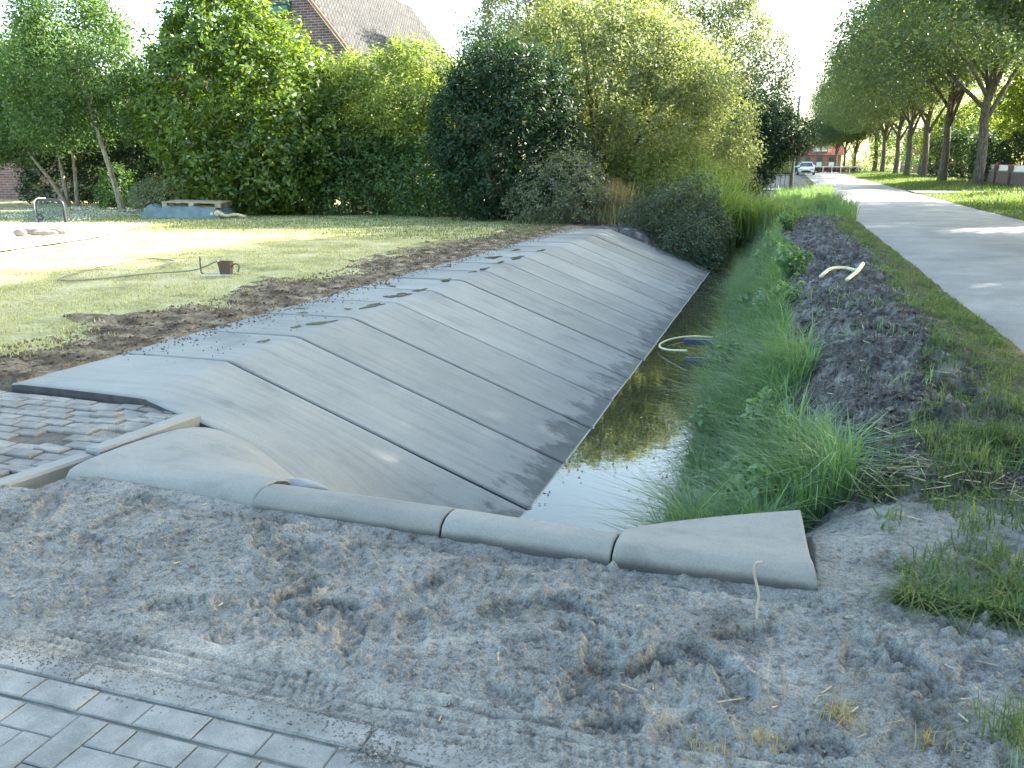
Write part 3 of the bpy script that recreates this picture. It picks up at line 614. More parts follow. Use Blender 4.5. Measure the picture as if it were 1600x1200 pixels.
b = MB(); b.tube([(-.22 + .09 * math.cos(t), -.12, .20 + .08 * math.sin(t)) for t in np.linspace(0, 2 * math.pi, 20)], .03, 8); b.build('ring', MAT_BLACK, nf, True)
# rolled sandbags on the terrace
MAT_SACKS = M('sackcloth', [(.13, .10, .08), (.22, .18, .15), (.30, .25, .21)], 9, .9, obj=True)
for (x, y, a, L, lab) in ((-16.75, 15.2, .2, .32, 'brown rolled sack at the left back of the pile on the terrace'), (-16.15, 15.45, .1, .42, 'brown rolled sack at the right back of the pile on the terrace'), (-16.38, 14.98, -.1, .40, 'greyish sack in the middle of the pile on the terrace'),
                          (-15.85, 15.1, .0, .34, 'slim greyish sack at the right end of the pile on the terrace'), (-16.5, 14.65, -.3, .28, 'stubby dark sack at the front left of the pile on the terrace'), (-15.9, 14.78, .1, .5, 'thin flat sack at the front right of the pile on the terrace')):
    b = MB(); rad = .085 * (np.sin(np.linspace(.25, math.pi - .3, 12)) ** .5) * (.75 if 'thin' in lab or 'slim' in lab else 1)
    b.tube([(t * L, .02 * math.sin(5 * t), .085 + .006 * math.sin(9 * t)) for t in np.linspace(-.5, .5, 12)], rad, 10)
    o = b.build('sack', MAT_SACKS, None, True); o.location = (x, y, .035); o.rotation_euler = (0, 0, a + .3); tag(o, lab, 'sack', 'sacks piled on the terrace')
# ------------------------------------------------------------------ vegetation
def lump3(P, freq, seed):
    r = np.random.default_rng(seed); out = 0
    for k in range(7):
        d = r.normal(size=3); d /= np.linalg.norm(d); f = freq * r.uniform(.6, 1.7); out = out + np.sin(P @ d * f + r.uniform(0, 6.3))
    return out / 7
def nrm(a): return a / (np.linalg.norm(a, axis=-1, keepdims=True) + 1e-9)
def leaf_quads(C, Nrm, Ax, L, W, fold=.12):
    Bx = np.cross(Nrm, Ax); L = L[:, None]; W = W[:, None]
    v0 = C - Ax * L * .5; v2 = C + Ax * L * .5 - Nrm * L * .10; v1 = C + Bx * W * .5 + Nrm * W * fold - Ax * L * .05; v3 = C - Bx * W * .5 + Nrm * W * fold - Ax * L * .05
    V = np.stack([v0, v1, v2, v3], 1).reshape(-1, 3); return V, np.arange(len(V)).reshape(-1, 4)
def crown_points(ells, n, seed, fill=.25, lump=.22, freq=1.4, gap=None, zmin=None):
    r = np.random.default_rng(seed); ells = np.array(ells, float); w = (ells[:, 3] * ells[:, 4] * ells[:, 5]) ** (2 / 3.); w /= w.sum()
    e = ells[r.choice(len(ells), n, p=w)]; d = nrm(r.normal(size=(n, 3))); rad = e[:, 3:6]
    rr = 1 - np.abs(r.normal(0, .13, n)); f = r.random(n) < fill; rr[f] = r.uniform(.25, .85, f.sum()); f2 = r.random(n) < .05; rr[f2] = r.uniform(1.04, 1.28, f2.sum())
    P = e[:, :3] + d * rad * rr[:, None]; lm = lump3(P, freq, seed + 1) + .6 * lump3(P, freq * 2.7, seed + 2)
    P = P + d * rad * (lump * lm)[:, None]; out = nrm(d / rad)
    keep = np.ones(n, bool)
    if gap is not None: keep &= lump3(P, freq * 1.9, seed + 5) < gap
    if zmin is not None: keep &= P[:, 2] > zmin
    # drop points buried deep inside another lobe
    for q in ells:
        inside = (((P - q[:3]) / (q[3:6] * .72)) ** 2).sum(1) < 1
        keep &= ~(inside & (r.random(n) < .75))
    return P[keep], out[keep]
def foliage(name, P, O, per, spread, L, W, mat, parent, seed, up=.55, outw=.5, droop=.0, jit=.55, rad=None):
    r = np.random.default_rng(seed); n = len(P); tw = nrm(O * .8 + r.normal(0, .5, (n, 3)) + np.array([0, 0, .35 - droop]))
    t = r.random((n, per, 1)); C = P[:, None] + tw[:, None] * (t - .4) * spread * 2.2 + r.normal(0, spread * .55, (n, per, 3))
    N = nrm(O[:, None] * outw + np.array([0, 0, up]) + r.normal(0, jit, (n, per, 3)))
    A = tw[:, None] * .8 + r.normal(0, .6, (n, per, 3)) - np.array([0, 0, droop]); A = nrm(A - N * (A * N).sum(-1, keepdims=True))
    k = n * per; s = r.uniform(.65, 1.25, k)
    V, Q = leaf_quads(C.reshape(k, 3), N.reshape(k, 3), A.reshape(k, 3), L * s, W * s * r.uniform(.85, 1.15, k))
    return quadmesh(name, V, Q, mat, parent)
def limbs(trunk_pts, trunk_r, ends, seed, n=8, r0=.5):
    rr = random.Random(seed); b = MB(); tp = curve_pts(trunk_pts, 18); R = np.interp(np.linspace(0, 1, len(tp)), np.linspace(0, 1, len(trunk_r)), trunk_r); R = R * (1 + .35 * np.exp(-np.arange(len(tp)) * 1.1)); b.tube(tp, R, 10)
    for (s, e) in ends:
        i = int(s * (len(tp) - 1)); p0 = tp[i]; e = np.array(e, float); m = (p0 + e) / 2 + np.array([rr.uniform(-.1, .1), rr.uniform(-.1, .1), .12]) * np.linalg.norm(e - p0)
        cp = curve_pts([p0, m, e], 10); b.tube(cp, np.linspace(R[i] * r0, R[i] * .10 + .008, len(cp)), 6)
        for _ in range(3):
            k = rr.randint(4, len(cp) - 2); q = cp[k]; L = np.linalg.norm(e - p0) * .4; d = np.array([rr.gauss(0, 1), rr.gauss(0, 1), rr.gauss(.5, .6)]); d = d / np.linalg.norm(d)
            b.tube([q, q + d * L * .5 + np.array([0, 0, .03]), q + d * L], [R[i] * r0 * .35, R[i] * r0 * .2, .006], 5)
    return b
BARK = M('bark', [(.055, .045, .035), (.12, .10, .08), (.20, .18, .15)], 5, .95, (40, .4), .9, 22, .03, .1, stretch=(3, 3, .6))
BARK_PALE = M('pale bark', [(.13, .11, .08), (.25, .22, .17), (.36, .33, .27)], 6, .9, (40, .3), .6, 30, .02, .1, stretch=(2, 2, .8))
LAUREL = leafmat('laurel leaf', [(.022, .050, .016), (.055, .105, .022), (.12, .18, .03)], .42, .38, .45, (2.6, 2.3, .5))
YGREEN = leafmat('yellow green leaf', [(.06, .10, .025), (.13, .185, .042), (.22, .26, .095)], .42, .5, .3, (1.9, 1.85, .75))
DKGREEN = leafmat('dark leaf', [(.010, .026, .016), (.020, .045, .024), (.042, .080, .038)], .25, .5, .25)
MIDGREEN = leafmat('mid green leaf', [(.030, .070, .030), (.062, .12, .045), (.11, .18, .062)], .40, .5, .3, (2.0, 1.9, .6))
GREYGREEN = leafmat('grey green leaf', [(.075, .10, .062), (.15, .18, .12), (.25, .275, .19)], .38, .5, .3, (1.7, 1.7, .8))
WILLOW = leafmat('willow leaf', [(.075, .105, .042), (.15, .185, .080), (.27, .29, .16)], .42, .5, .3, (1.75, 1.75, .85))
DRY = leafmat('dry grass blade', [(.16, .14, .07), (.30, .26, .14), (.42, .37, .23)], .35, .7, .2, (1.4, 1.3, .8))
REED = leafmat('reed blade', [(.07, .13, .045), (.14, .22, .075), (.24, .31, .13)], .4, .5, .3, (2.0, 1.9, .6))
GRASS = leafmat('bank grass blade', [(.058, .125, .066), (.11, .20, .10), (.18, .27, .14)], .35, .45, .35, (1.9, 1.9, .6))
LAWNB = leafmat('lawn blade', [(.21, .21, .075), (.39, .37, .18), (.52, .48, .30)], .35, .6, .2, (1.5, 1.5, .6))
VERGEB = leafmat('verge blade', [(.030, .075, .025), (.07, .125, .045), (.15, .18, .075)], .38, .55, .3, (1.9, 1.8, .6))
PURPLE = leafmat('purple flower', [(.13, .09, .26), (.24, .18, .42)], .35, .6, .2, (1.2, 1.1, 1.3))
BROWNLEAF = leafmat('brown leaf', [(.05, .03, .024), (.10, .06, .045), (.16, .11, .08)], .2, .7, .2, (1.3, 1.1, .7))

BRAMBLE = leafmat('bramble leaf', [(.020, .044, .028), (.050, .085, .050), (.13, .15, .11)], .3, .5, .3, (1.6, 1.5, .9))
def shrub(name, label, cat, ells, n, per, spread, L, W, mat, seed, base=None, stems=5, group=None, bark=None, lump=.22, freq=1.4, gap=None, fill=.25, droop=0, up=.55, zmin=None, extra=None, stem_r=.05, outw=.5):
    cx = np.mean([e[0] for e in ells]); cy = np.mean([e[1] for e in ells]); bx, by = base or (cx, cy); bz = gpt(bx, by)
    t = thing(name, label, cat, (bx, by, bz), 0, group); off = np.array([bx, by, bz])
    E_ = [(e[0] - bx, e[1] - by, e[2] - bz, e[3], e[4], e[5]) for e in ells]
    P, O = crown_points(E_, n, seed, fill, lump, freq, gap, zmin if zmin is not None else .02)
    foliage('crown', P, O, per, spread, L, W, mat, t, seed + 9, up, outw, droop)
    if extra: 
        m2, k2, L2, W2, nm = extra; r = np.random.default_rng(seed + 3); s = r.choice(len(P), k2); foliage(nm, P[s] + O[s] * .06, O[s], 14, .06, L2, W2, m2, t, seed + 4)['kind'] = 'stuff'
    rr = random.Random(seed); b = MB()
    for k in range(stems):
        e = E_[rr.randrange(len(E_))]; a = rr.uniform(0, 6.28); tip = np.array([e[0] + .5 * e[3] * math.cos(a), e[1] + .5 * e[4] * math.sin(a), e[2] + .45 * e[5]])
        s0 = np.array([rr.uniform(-.25, .25), rr.uniform(-.25, .25), -.1]); b.tube(curve_pts([s0, (s0 + tip) / 2 + np.array([0, 0, .15 * tip[2]]), tip], 10), np.linspace(stem_r * rr.uniform(.7, 1.2), .01, 11), 6)
    b.build('stem' if stems > 1 else 'trunk', bark or BARK, t, True); return t

# A: big laurel
shrub('laurel_bush', 'huge dense laurel bush, sunlit yellow green on its upper right side', 'bush', [(-17.9, 25.3, 3.5, 3.1, 2.7, 3.4), (-16.3, 25.2, 3.2, 2.2, 2.2, 2.4), (-18.3, 25.2, 5.4, 2.0, 2.0, 2.0), (-16.6, 24.9, 1.8, 2.6, 2.0, 1.9), (-18.9, 25.3, 2.6, 2.3, 2.0, 2.2), (-20.2, 25.6, 3.7, 1.7, 1.7, 2.0), (-18.8, 25.4, 5.9, 1.5, 1.5, 1.5)], 6000, 16, .20, .20, .09, LAUREL, 101, stems=6, lump=.16, freq=1.7, stem_r=.09)
# F: pale yellow-green shrub tree in the middle
t = shrub('garden_tree', 'loose yellow-green tree with a thin dark trunk right of the laurel', 'tree', [(-12.9, 26.6, 3.8, 2.2, 1.7, 1.4), (-11.8, 26.4, 4.0, 1.6, 1.5, 1.3), (-13.6, 26.2, 3.2, 1.5, 1.3, 1.3), (-12.2, 26.4, 3.0, 1.7, 1.5, 1.2), (-14.4, 26.6, 3.9, 1.4, 1.3, 1.1), (-12.2, 26.5, 4.9, .9, .9, .6)], 2200, 30, .24, .13, .062, YGREEN, 111, base=(-12.1, 26.5), stems=1, lump=.26, freq=2.0, gap=.42, stem_r=.12)
shrub('low_bush', 'low green bush in front of the thin dark garden trunk', 'bush', [(-14.2, 25.4, 1.2, 1.3, 1.0, 1.4), (-12.8, 25.6, 1.2, 1.5, 1.0, 1.3), (-11.2, 25.4, 1.0, 1.4, .9, 1.4), (-13.4, 25.7, 2.0, 1.3, .9, 1.1), (-15.2, 25.6, 1.8, 1.2, .9, 1.3), (-10.3, 25.4, 1.0, 1.2, .9, 1.3)], 3800, 13, .16, .13, .065, MIDGREEN, 121, lump=.25, freq=2.2)
# G: dark evergreen
shrub('evergreen_bush', 'round dark evergreen bush in the shade behind the far concrete', 'bush', [(-8.0, 24.0, 2.2, 1.9, 1.6, 2.3), (-7.4, 24.1, 3.3, 1.5, 1.4, 1.6), (-8.9, 24.0, 1.6, 1.2, 1.1, 1.5), (-6.6, 23.9, 1.5, 1.2, 1.0, 1.5), (-8.2, 24.3, 3.9, 1.5, 1.4, 1.2), (-9.3, 24.2, 2.8, 1.1, 1, 1.3)], 4600, 15, .15, .15, .05, DKGREEN, 131, lump=.17, freq=2.4)
# H, I: big yellow-green willows
shrub('willow_tree', 'large airy yellow-green willow sunlit from the right', 'tree', [(-5.6, 27.2, 3.9, 2.3, 2.2, 2.1), (-4.6, 27.4, 4.4, 1.9, 1.9, 1.8), (-6.3, 27.0, 5.0, 1.5, 1.6, 1.5), (-4.0, 26.9, 2.6, 1.6, 1.6, 1.8), (-5.9, 26.6, 2.3, 1.5, 1.3, 1.6), (-4.9, 27.6, 5.6, 1.2, 1.3, 1.0), (-7.4, 27.4, 4.6, 1.5, 1.5, 1.5), (-3.6, 27.2, 3.8, 1.4, 1.5, 1.4), (-6.8, 27.2, 6.1, 1.2, 1.2, .9)], 3300, 34, .24, .125, .052, WILLOW, 141, base=(-5.6, 26.4), stems=5, lump=.28, freq=1.9, gap=.45, stem_r=.10)
shrub('willow_tree', 'smaller yellow-green willow behind, between the large one and the dark tree', 'tree', [(-3.1, 34.6, 3.0, 1.7, 1.8, 1.8), (-3.9, 34.8, 3.8, 1.6, 1.7, 1.6), (-2.6, 34.2, 1.9, 1.3, 1.3, 1.5), (-4.6, 34.4, 2.6, 1.6, 1.6, 2.2), (-3.6, 34.6, 4.9, 1.5, 1.5, 1.2)], 1900, 30, .3, .13, .055, WILLOW, 151, stems=4, lump=.28, freq=1.7, gap=.4)
shrub('dark_tree', 'dark green tree above the iron fence, beside the road', 'tree', [(-1.4, 47.5, 3.0, 1.6, 1.7, 1.7), (-.2, 47.2, 3.1, 1.3, 1.4, 1.1), (-2.4, 47.6, 3.8, 1.7, 1.8, 1.7), (-2.0, 47.0, 1.6, 1.3, 1.3, 1.4)], 3200, 14, .22, .17, .07, DKGREEN, 161, base=(-1.7, 47.4), stems=3, lump=.25, freq=1.6, gap=.45)
# background trees
def airy(label, base, ells, n, per, mat, seed, L=.16, W=.08, tr=.22, gap=.25):
    bx, by = base; bz = gpt(bx, by); t = thing('background_tree', label, 'tree', (bx, by, bz), 0, 'tall trees behind the garden bushes')
    E_ = [(e[0] - bx, e[1] - by, e[2] - bz, e[3], e[4], e[5]) for e in ells]; P, O = crown_points(E_, n, seed, .35, .3, 1.0, gap)
    foliage('crown', P, O, per, .42, L, W, mat, t, seed + 7, .4, .4, .1)
    rr = random.Random(seed); top = np.mean([e[2] for e in E_]); ends = []
    for e in E_:
        for _ in range(3): a = rr.uniform(0, 6.3); ends.append((rr.uniform(.35, .9), (e[0] + .6 * e[3] * math.cos(a), e[1] + .6 * e[4] * math.sin(a), e[2] + rr.uniform(-.2, .6) * e[5])))
    limbs([(0, 0, -.2), (.1, .05, top * .4), (-.1, 0, top * .75), (.1, 0, top * 1.25)], [tr, tr * .8, tr * .55, .04], ends, seed).build('trunk', BARK, t, True); return t
airy('tall grey-green tree behind, left of the other tall ones', (-15.2, 50), [(-15.5, 50, 9.6, 2.8, 2.8, 3.2), (-13.8, 50.5, 8.2, 2.5, 2.5, 2.6), (-16.4, 50, 7.2, 2.2, 2.2, 2.2), (-18.0, 50, 8.2, 1.9, 1.9, 2.0), (-14.6, 50, 12, 2.2, 2.2, 2.0), (-13.6, 49.5, 5.4, 2.6, 2.2, 2.2)], 2000, 30, GREYGREEN, 171, .2, .095, gap=.5)
airy('tallest grey-green tree behind the large willow', (-10.0, 55), [(-10.2, 55, 9.8, 3.2, 3, 3.4), (-8.4, 55.5, 8.6, 2.8, 2.6, 2.8), (-11.8, 55, 8.4, 2.6, 2.4, 2.6), (-9.6, 55, 13, 2.6, 2.4, 2.2), (-10, 54, 5.4, 3.4, 2.4, 2.4)], 2500, 30, GREYGREEN, 181, .2, .095, gap=.5)
airy('tall grey-green tree nearest the road, thinning against the sky', (-4.6, 60), [(-5.0, 60, 9.0, 3.2, 3, 3.4), (-3.0, 60, 7.8, 2.8, 2.6, 2.6), (-2.2, 60, 5.4, 2.4, 2.2, 2.2), (-5.6, 60, 12.2, 2.6, 2.4, 2.4), (-5.4, 59.5, 5.4, 3.2, 2.4, 2.4)], 2400, 30, GREYGREEN, 191, .2, .095, gap=.42)
airy('round green tree peeking out beyond the right end of the tiled roof', (-18.6, 58), [(-19.2, 58, 8.6, 2.2, 2.2, 2.4), (-16.0, 57, 8.2, 1.8, 1.8, 2.2), (-17.6, 58, 8.6, 2.2, 2.2, 2.6), (-18.3, 58, 6.2, 2.4, 2.2, 2.4)], 2400, 14, MIDGREEN, 201, .2, .09, gap=.6)
# left trees
def left_tree(name, label, base, trunk_paths, tr, ells, n, per, mat, seed, L, W, gap=.25):
    bx, by = base; bz = gpt(bx, by); t = thing(name, label, 'tree', (bx, by, bz)); E_ = [(e[0] - bx, e[1] - by, e[2] - bz, e[3], e[4], e[5]) for e in ells]
    P, O = crown_points(E_, n, seed, .35, .28, 1.5, gap); foliage('crown', P, O, per, .32, L, W, mat, t, seed + 7, .5, .4, .15)
    rr = random.Random(seed); k = 0
    for tp in trunk_paths:
        ends = []
        for e in E_[:4]: a = rr.uniform(0, 6.3); ends.append((rr.uniform(.55, .9), (e[0] + .5 * e[3] * math.cos(a), e[1] + .5 * e[4] * math.sin(a), e[2] + .2 * e[5])))
        limbs([(p[0] - bx, p[1] - by, p[2] - bz) for p in tp], [tr, tr * .8, tr * .6, tr * .35], ends, seed + k).build('trunk', BARK_PALE, t, True); k += 1
    return t
left_tree('ash_tree', 'airy green tree with one pale trunk leaning left at the lawn edge', (-22.9, 24.8), [[(-22.9, 24.8, -.1), (-23.1, 24.7, 1.2), (-23.35, 24.6, 2.5), (-23.8, 24.5, 4.6), (-24.0, 24.5, 6.4)]], .11,
          [(-24.2, 24.8, 5.4, 1.9, 1.9, 1.9), (-24.6, 24.8, 6.9, 1.4, 1.4, 1.3), (-25.9, 25.0, 4.6, 1.5, 1.5, 1.4), (-22.9, 24.9, 4.8, 1.2, 1.2, 1.2), (-23.2, 25.2, 6.3, 1.0, 1.0, .9), (-24.6, 24.9, 3.2, 1.5, 1.3, .9), (-22.3, 25.4, 3.4, 1.2, 1.1, 1.1), (-26.2, 25.2, 3.2, 1.3, 1.2, 1.0)], 2500, 30, MIDGREEN, 211, .14, .06, .35)
left_tree('ash_tree', 'yellowish green tree with three slanting stems behind the goal', (-27.3, 26.6), [[(-27.2, 26.6, -.1), (-27.7, 26.4, 1.0), (-28.5, 26.2, 2.2), (-29.3, 26.1, 3.6)], [(-27.3, 26.7, -.1), (-27.4, 26.7, 1.0), (-27.5, 26.7, 2.5), (-27.6, 26.8, 4.0)], [(-27.0, 26.8, -.1), (-26.9, 26.8, 1.2), (-27.0, 26.9, 2.6), (-27.2, 26.9, 4.2)]], .09,
          [(-29.0, 26.6, 3.6, 1.7, 1.5, 1.2), (-27.4, 26.8, 4.2, 1.9, 1.7, 1.3), (-30.2, 26.6, 4.6, 1.7, 1.6, 1.4), (-28.4, 27, 5.3, 1.6, 1.5, 1.2), (-26.4, 27.2, 3.6, 1.5, 1.4, 1.1), (-30.0, 26.4, 2.6, 1.3, 1.2, .8), (-28.2, 26.6, 2.9, 1.2, 1.1, .8)], 2200, 30, MIDGREEN, 221, .15, .07, .4)
airy('pale tree at the far left edge, half out of the picture', (-34.6, 32), [(-34.6, 32, 6.4, 1.9, 1.9, 1.6), (-33.2, 32.4, 5.8, 1.5, 1.5, 1.2), (-36, 32, 5.2, 1.8, 1.8, 1.5)], 900, 12, MIDGREEN, 231, gap=.3)
shrub('dark_hedge', 'dark shaded hedge under the left garden trees', 'hedge', [(-30.2, 29.0, 1.2, 1.6, 1.2, 1.6), (-27.6, 29.3, 1.6, 1.9, 1.2, 1.9), (-25.2, 29.0, 1.9, 1.9, 1.2, 2.2), (-22.8, 28.6, 2.0, 1.8, 1.2, 2.2), (-24.6, 28.0, 1.0, 2.2, 1, 1.2), (-21.2, 28, 1.2, 1.3, 1, 1.5), (-26.6, 29.4, 3.4, 2.2, 1.1, 1.3), (-23.4, 29.0, 3.6, 2.2, 1.1, 1.3), (-29.4, 29.2, 2.9, 1.6, 1.1, 1.4)], 5200, 13, .2, .17, .075, DKGREEN, 241, lump=.25)
shrub('dark_hedge', 'dark hedge filling the gap behind the evergreen and the thin garden tree', 'hedge', [(x_, 29.4 + .3 * math.sin(x_), 1.5, 1.5, 1.0, 1.9 + .3 * math.sin(2 * x_)) for x_ in (-15, -13, -11, -9, -7.2, -5.6)], 3000, 14, .22, .18, .075, DKGREEN, 245, lump=.25)
shrub('dark_hedge', 'added unseen hedge right of the picture, blocking warm light bounced off the ground', 'hedge', [(17.5, y_, 1.4, 1.3, 2.6, 1.7) for y_ in range(-8, 48, 3)], 3000, 12, .3, .24, .1, DKGREEN, 247, lump=.15)  # added out of view to hold back warm bounce from the sunlit ground
shrub('silvery_shrub', 'small silvery grey-green shrub between the leaning trunk and the pallet', 'bush', [(-21.6, 24.9, .5, .75, .6, .6), (-20.9, 25.0, .45, .6, .5, .55), (-22.1, 24.9, .4, .45, .4, .45)], 700, 12, .1, .085, .035, leafmat('silvery leaf', [(.10, .13, .09), (.18, .21, .15), (.27, .30, .22)], .3, .5, .3), 251)
shrub('leafy_shrub', 'bright green sapling growing left of the leaning trunk', 'bush', [(-23.8, 25.6, .9, .55, .5, .8), (-24.2, 25.7, .5, .5, .45, .5)], 330, 11, .14, .12, .06, MIDGREEN, 261, gap=.4)
# ditch end growth
shrub('buddleia', 'butterfly bush with purple flower spikes at the far end of the concrete', 'bush', [(-6.3, 22.9, .8, 1.0, .8, .95), (-5.6, 23.0, 1.15, .85, .8, .85), (-6.9, 22.9, .5, .7, .6, .55), (-5.2, 22.9, .6, .6, .5, .6)], 1300, 12, .12, .11, .028, GREYGREEN, 271, droop=.2, lump=.3, freq=2.6, extra=(PURPLE, 70, .035, .025, 'flower'))
shrub('bramble_mound', 'dark bramble mound hanging over the far end of the ditch', 'bush', [(-2.7, 22.6, -.05, 1.0, .9, .85), (-2.2, 21.8, -.35, .75, .7, .6), (-3.3, 22.9, .2, .8, .7, .6), (-2.1, 22.9, -.1, .8, .7, .9), (-3.0, 22.2, .45, .5, .5, .6), (-1.8, 21.4, -.6, .5, .6, .45), (-2.5, 21.2, -.5, .45, .5, .4), (-3.7, 22.4, .1, .5, .5, .5), (-2.3, 23.2, .8, .5, .5, .5)], 1900, 20, .15, .065, .032, BRAMBLE, 281, droop=.6, lump=.5, freq=2.2, zmin=-2, extra=(BROWNLEAF, 150, .06, .03, 'dead_leaves'))
shrub('elder_bush', 'green elder bush with whitish flower heads behind the bramble mound', 'bush', [(-4.0, 25.6, 1.1, 1.0, .8, .9), (-3.0, 26.0, 1.2, .9, .8, 1.0), (-3.4, 25.4, .5, 1.1, .8, .6), (-2.2, 27.5, .8, .8, 1, .9)], 1500, 12, .14, .10, .045, YGREEN, 291, gap=.5, extra=(leafmat('white flower', [(.45, .42, .36), (.65, .62, .56)], .3, .6, .2, (1, 1, 1)), 46, .03, .03, 'flower'))

def blades(name, X, Y, Z, h, w, lean, mat, seed, parent=None, kind=None, curl=.5, label=None):
    r = np.random.default_rng(seed); n = len(X); a = r.uniform(0, 2 * np.pi, n); d = np.stack([np.cos(a), np.sin(a), 0 * a], 1)
    if lean is not None and not np.isscalar(lean): d = nrm(d * .7 + lean); k = r.uniform(.2, .9, n)
    else: k = np.abs(r.normal(0, lean if lean else .35, n))
    h = h * r.uniform(.55, 1.2, n); B = np.stack([X, Y, Z - .01], 1); s = np.stack([-d[:, 1], d[:, 0], 0 * a], 1); u = np.array([0, 0, 1.])
    aa = r.uniform(0, 2 * np.pi, n); s = nrm(s + .6 * np.stack([np.cos(aa), np.sin(aa), 0 * aa], 1)) * (w * r.uniform(.6, 1.2, n))[:, None]
    m = B + d * (h * k * .28)[:, None] + u * (h * .58)[:, None]; t = B + d * (h * k * (.75 + curl))[:, None] + u * (h * np.clip(1 - .35 * k * curl * 2, .25, 1))[:, None]
    V = np.stack([B - s * .5, B + s * .5, m - s * .42, m + s * .42, t - s * .06, t + s * .06], 1).reshape(-1, 3); i = np.arange(n)[:, None] * 6
    Q = np.concatenate([i + np.array([0, 1, 3, 2]), i + np.array([2, 3, 5, 4])])
    o = quadmesh(name, V, Q, mat, parent)
    return tag(o, label, kind=kind)
vr = np.random.default_rng(77)
def scatter(n, x0, x1, y0, y1, cond=None, near=0):
    x = vr.uniform(x0, x1, n); y = y0 + (y1 - y0) * vr.random(n) ** (1 + near)
    if cond is not None: k = cond(x, y); x, y = x[k], y[k]
    return x, y, ground_z(x, y)
# lawn
x, y, z = scatter(190000, -24, -5.6, 4.5, 24, lambda x, y: (x < -6.2 - 1.15 * fbm(x, y, .9, 5, 5, .6) - .9 * vr.random(len(x)) ** 2) & (fbm(x, y, 2.2, 3, 61) > -.25) & ~((x < -13.8) & (y < 14.4 + .0 * x + (-x - 14) * 1.6) & (y > 8.5) & (y < 20)), .6)
blades('lawn_grass', x, y, z, .045, .010, .5, LAWNB, 301, kind='stuff')
x, y, z = scatter(26000, -26, -5.6, 17, 25.5); blades('lawn_grass', x, y, z, .07, .014, .5, VERGEB, 302, kind='stuff')
x, y, z = scatter(2600, -26, -19.5, 19.5, 26); P = np.stack([x, y, z + .08], 1); o = foliage('clover_flowers', P, np.tile([0, 0, 1.], (len(P), 1)), 2, .03, .035, .035, leafmat('clover', [(.35, .40, .36), (.6, .62, .58)], .2, .6, .2, (1, 1, 1)), None, 303); tag(o, kind='stuff')
# bank grass between water and mud
def bankcond(x, y): xr = xr_of(y); return (x > xr + .07) & (x < xr + .84 + .30 * fbm(x * 0, y, .9, 3, 62) + .5 * sstep(19, 27, y) * 1.2) & (y > 3.95 + .4 * x) & (fbm(x, y, 2.6, 3, 63) > -.30)
x, y, z = scatter(115000, -1.3, 1.2, 3.9, 30, bankcond, .8); xr = xr_of(y); hh = .27 + .30 * np.clip(fbm(x, y, 1.6, 3, 64) + .5, 0, 1) + .16 * (x < xr + .18)
blades('bank_grass', x, y, z, hh, .009, np.array([-.2, -.15, 0]), GRASS, 311, kind='stuff', curl=.6)
x, y, z = scatter(14000, -1.3, -.2, 3.9, 28, lambda x, y: (x > xr_of(y) - .03) & (x < xr_of(y) + .14), .6); blades('bank_grass', x, y, z, .46, .012, np.array([-.22, -.1, 0]), REED, 312, kind='stuff', curl=.5)
x, y, z = scatter(15000, -1.6, 2.1, 26, 49, lambda x, y: (fbm(x, y, .8, 3, 65) > -.3) & (x > -1.5)); blades('bank_grass', x, y, z, .16 + .75 * np.clip(fbm(x, y, .8, 3, 66) + .35, 0, 1), .018, .6, GRASS, 313, kind='stuff')
x, y, z = scatter(9000, -4.2, -1.6, 23.5, 49); blades('bank_grass', x, y, z, .5, .022, .45, REED, 314, kind='stuff')
# verge left of the road
def vcond(x, y): return (x > 1.34 - .5 * fbm(x * 0, y, 1.3, 3, 67) - .75 * (1 - sstep(3.2, 6.5, y)) - .3 * (1 - sstep(6, 9, y))) & (x < 1.98 + .07 * fbm(x * 0, y, 2, 2, 68)) & (fbm(x, y, 3.2, 3, 69) > -.18) & (vr.random(len(x)) < .25 + .75 * sstep(-.1, .25, fbm(x, y, 1.7, 3, 70)))
x, y, z = scatter(95000, .4, 2.1, 3.0, 30, vcond, .9); blades('verge_grass', x, y, z, .10, .007, .9, VERGEB, 321, kind='stuff', curl=.8)
x, y, z = scatter(11000, .8, 2.6, 3.45, 5.8, lambda x, y: fbm(x, y, 2.1, 4, 71) + .45 * (x - 1.45) + .25 * (y - 4) > .12 + .35 * vr.random(len(x))); blades('verge_grass', x, y, z, .19, .007, .7, VERGEB, 322, kind='stuff', curl=.8)
x, y, z = scatter(5200, -.2, 1.5, 4.3, 24, lambda x, y: fbm(x, y, 1.1, 3, 72) > .16, .6); blades('mud_grass', x, y, z, .13, .008, .9, GRASS, 323, kind='stuff', curl=.8)
# verge right of the road
x, y, z = scatter(52000, 6.75, 13.5, 24, 130, lambda x, y: ~((y > 50.3) & (y < 54.2)), .8); z = rise(y); blades('verge_grass', x, y, z, .10 + .25 * sstep(7, 10, x), .03, .5, VERGEB, 331, kind='stuff')
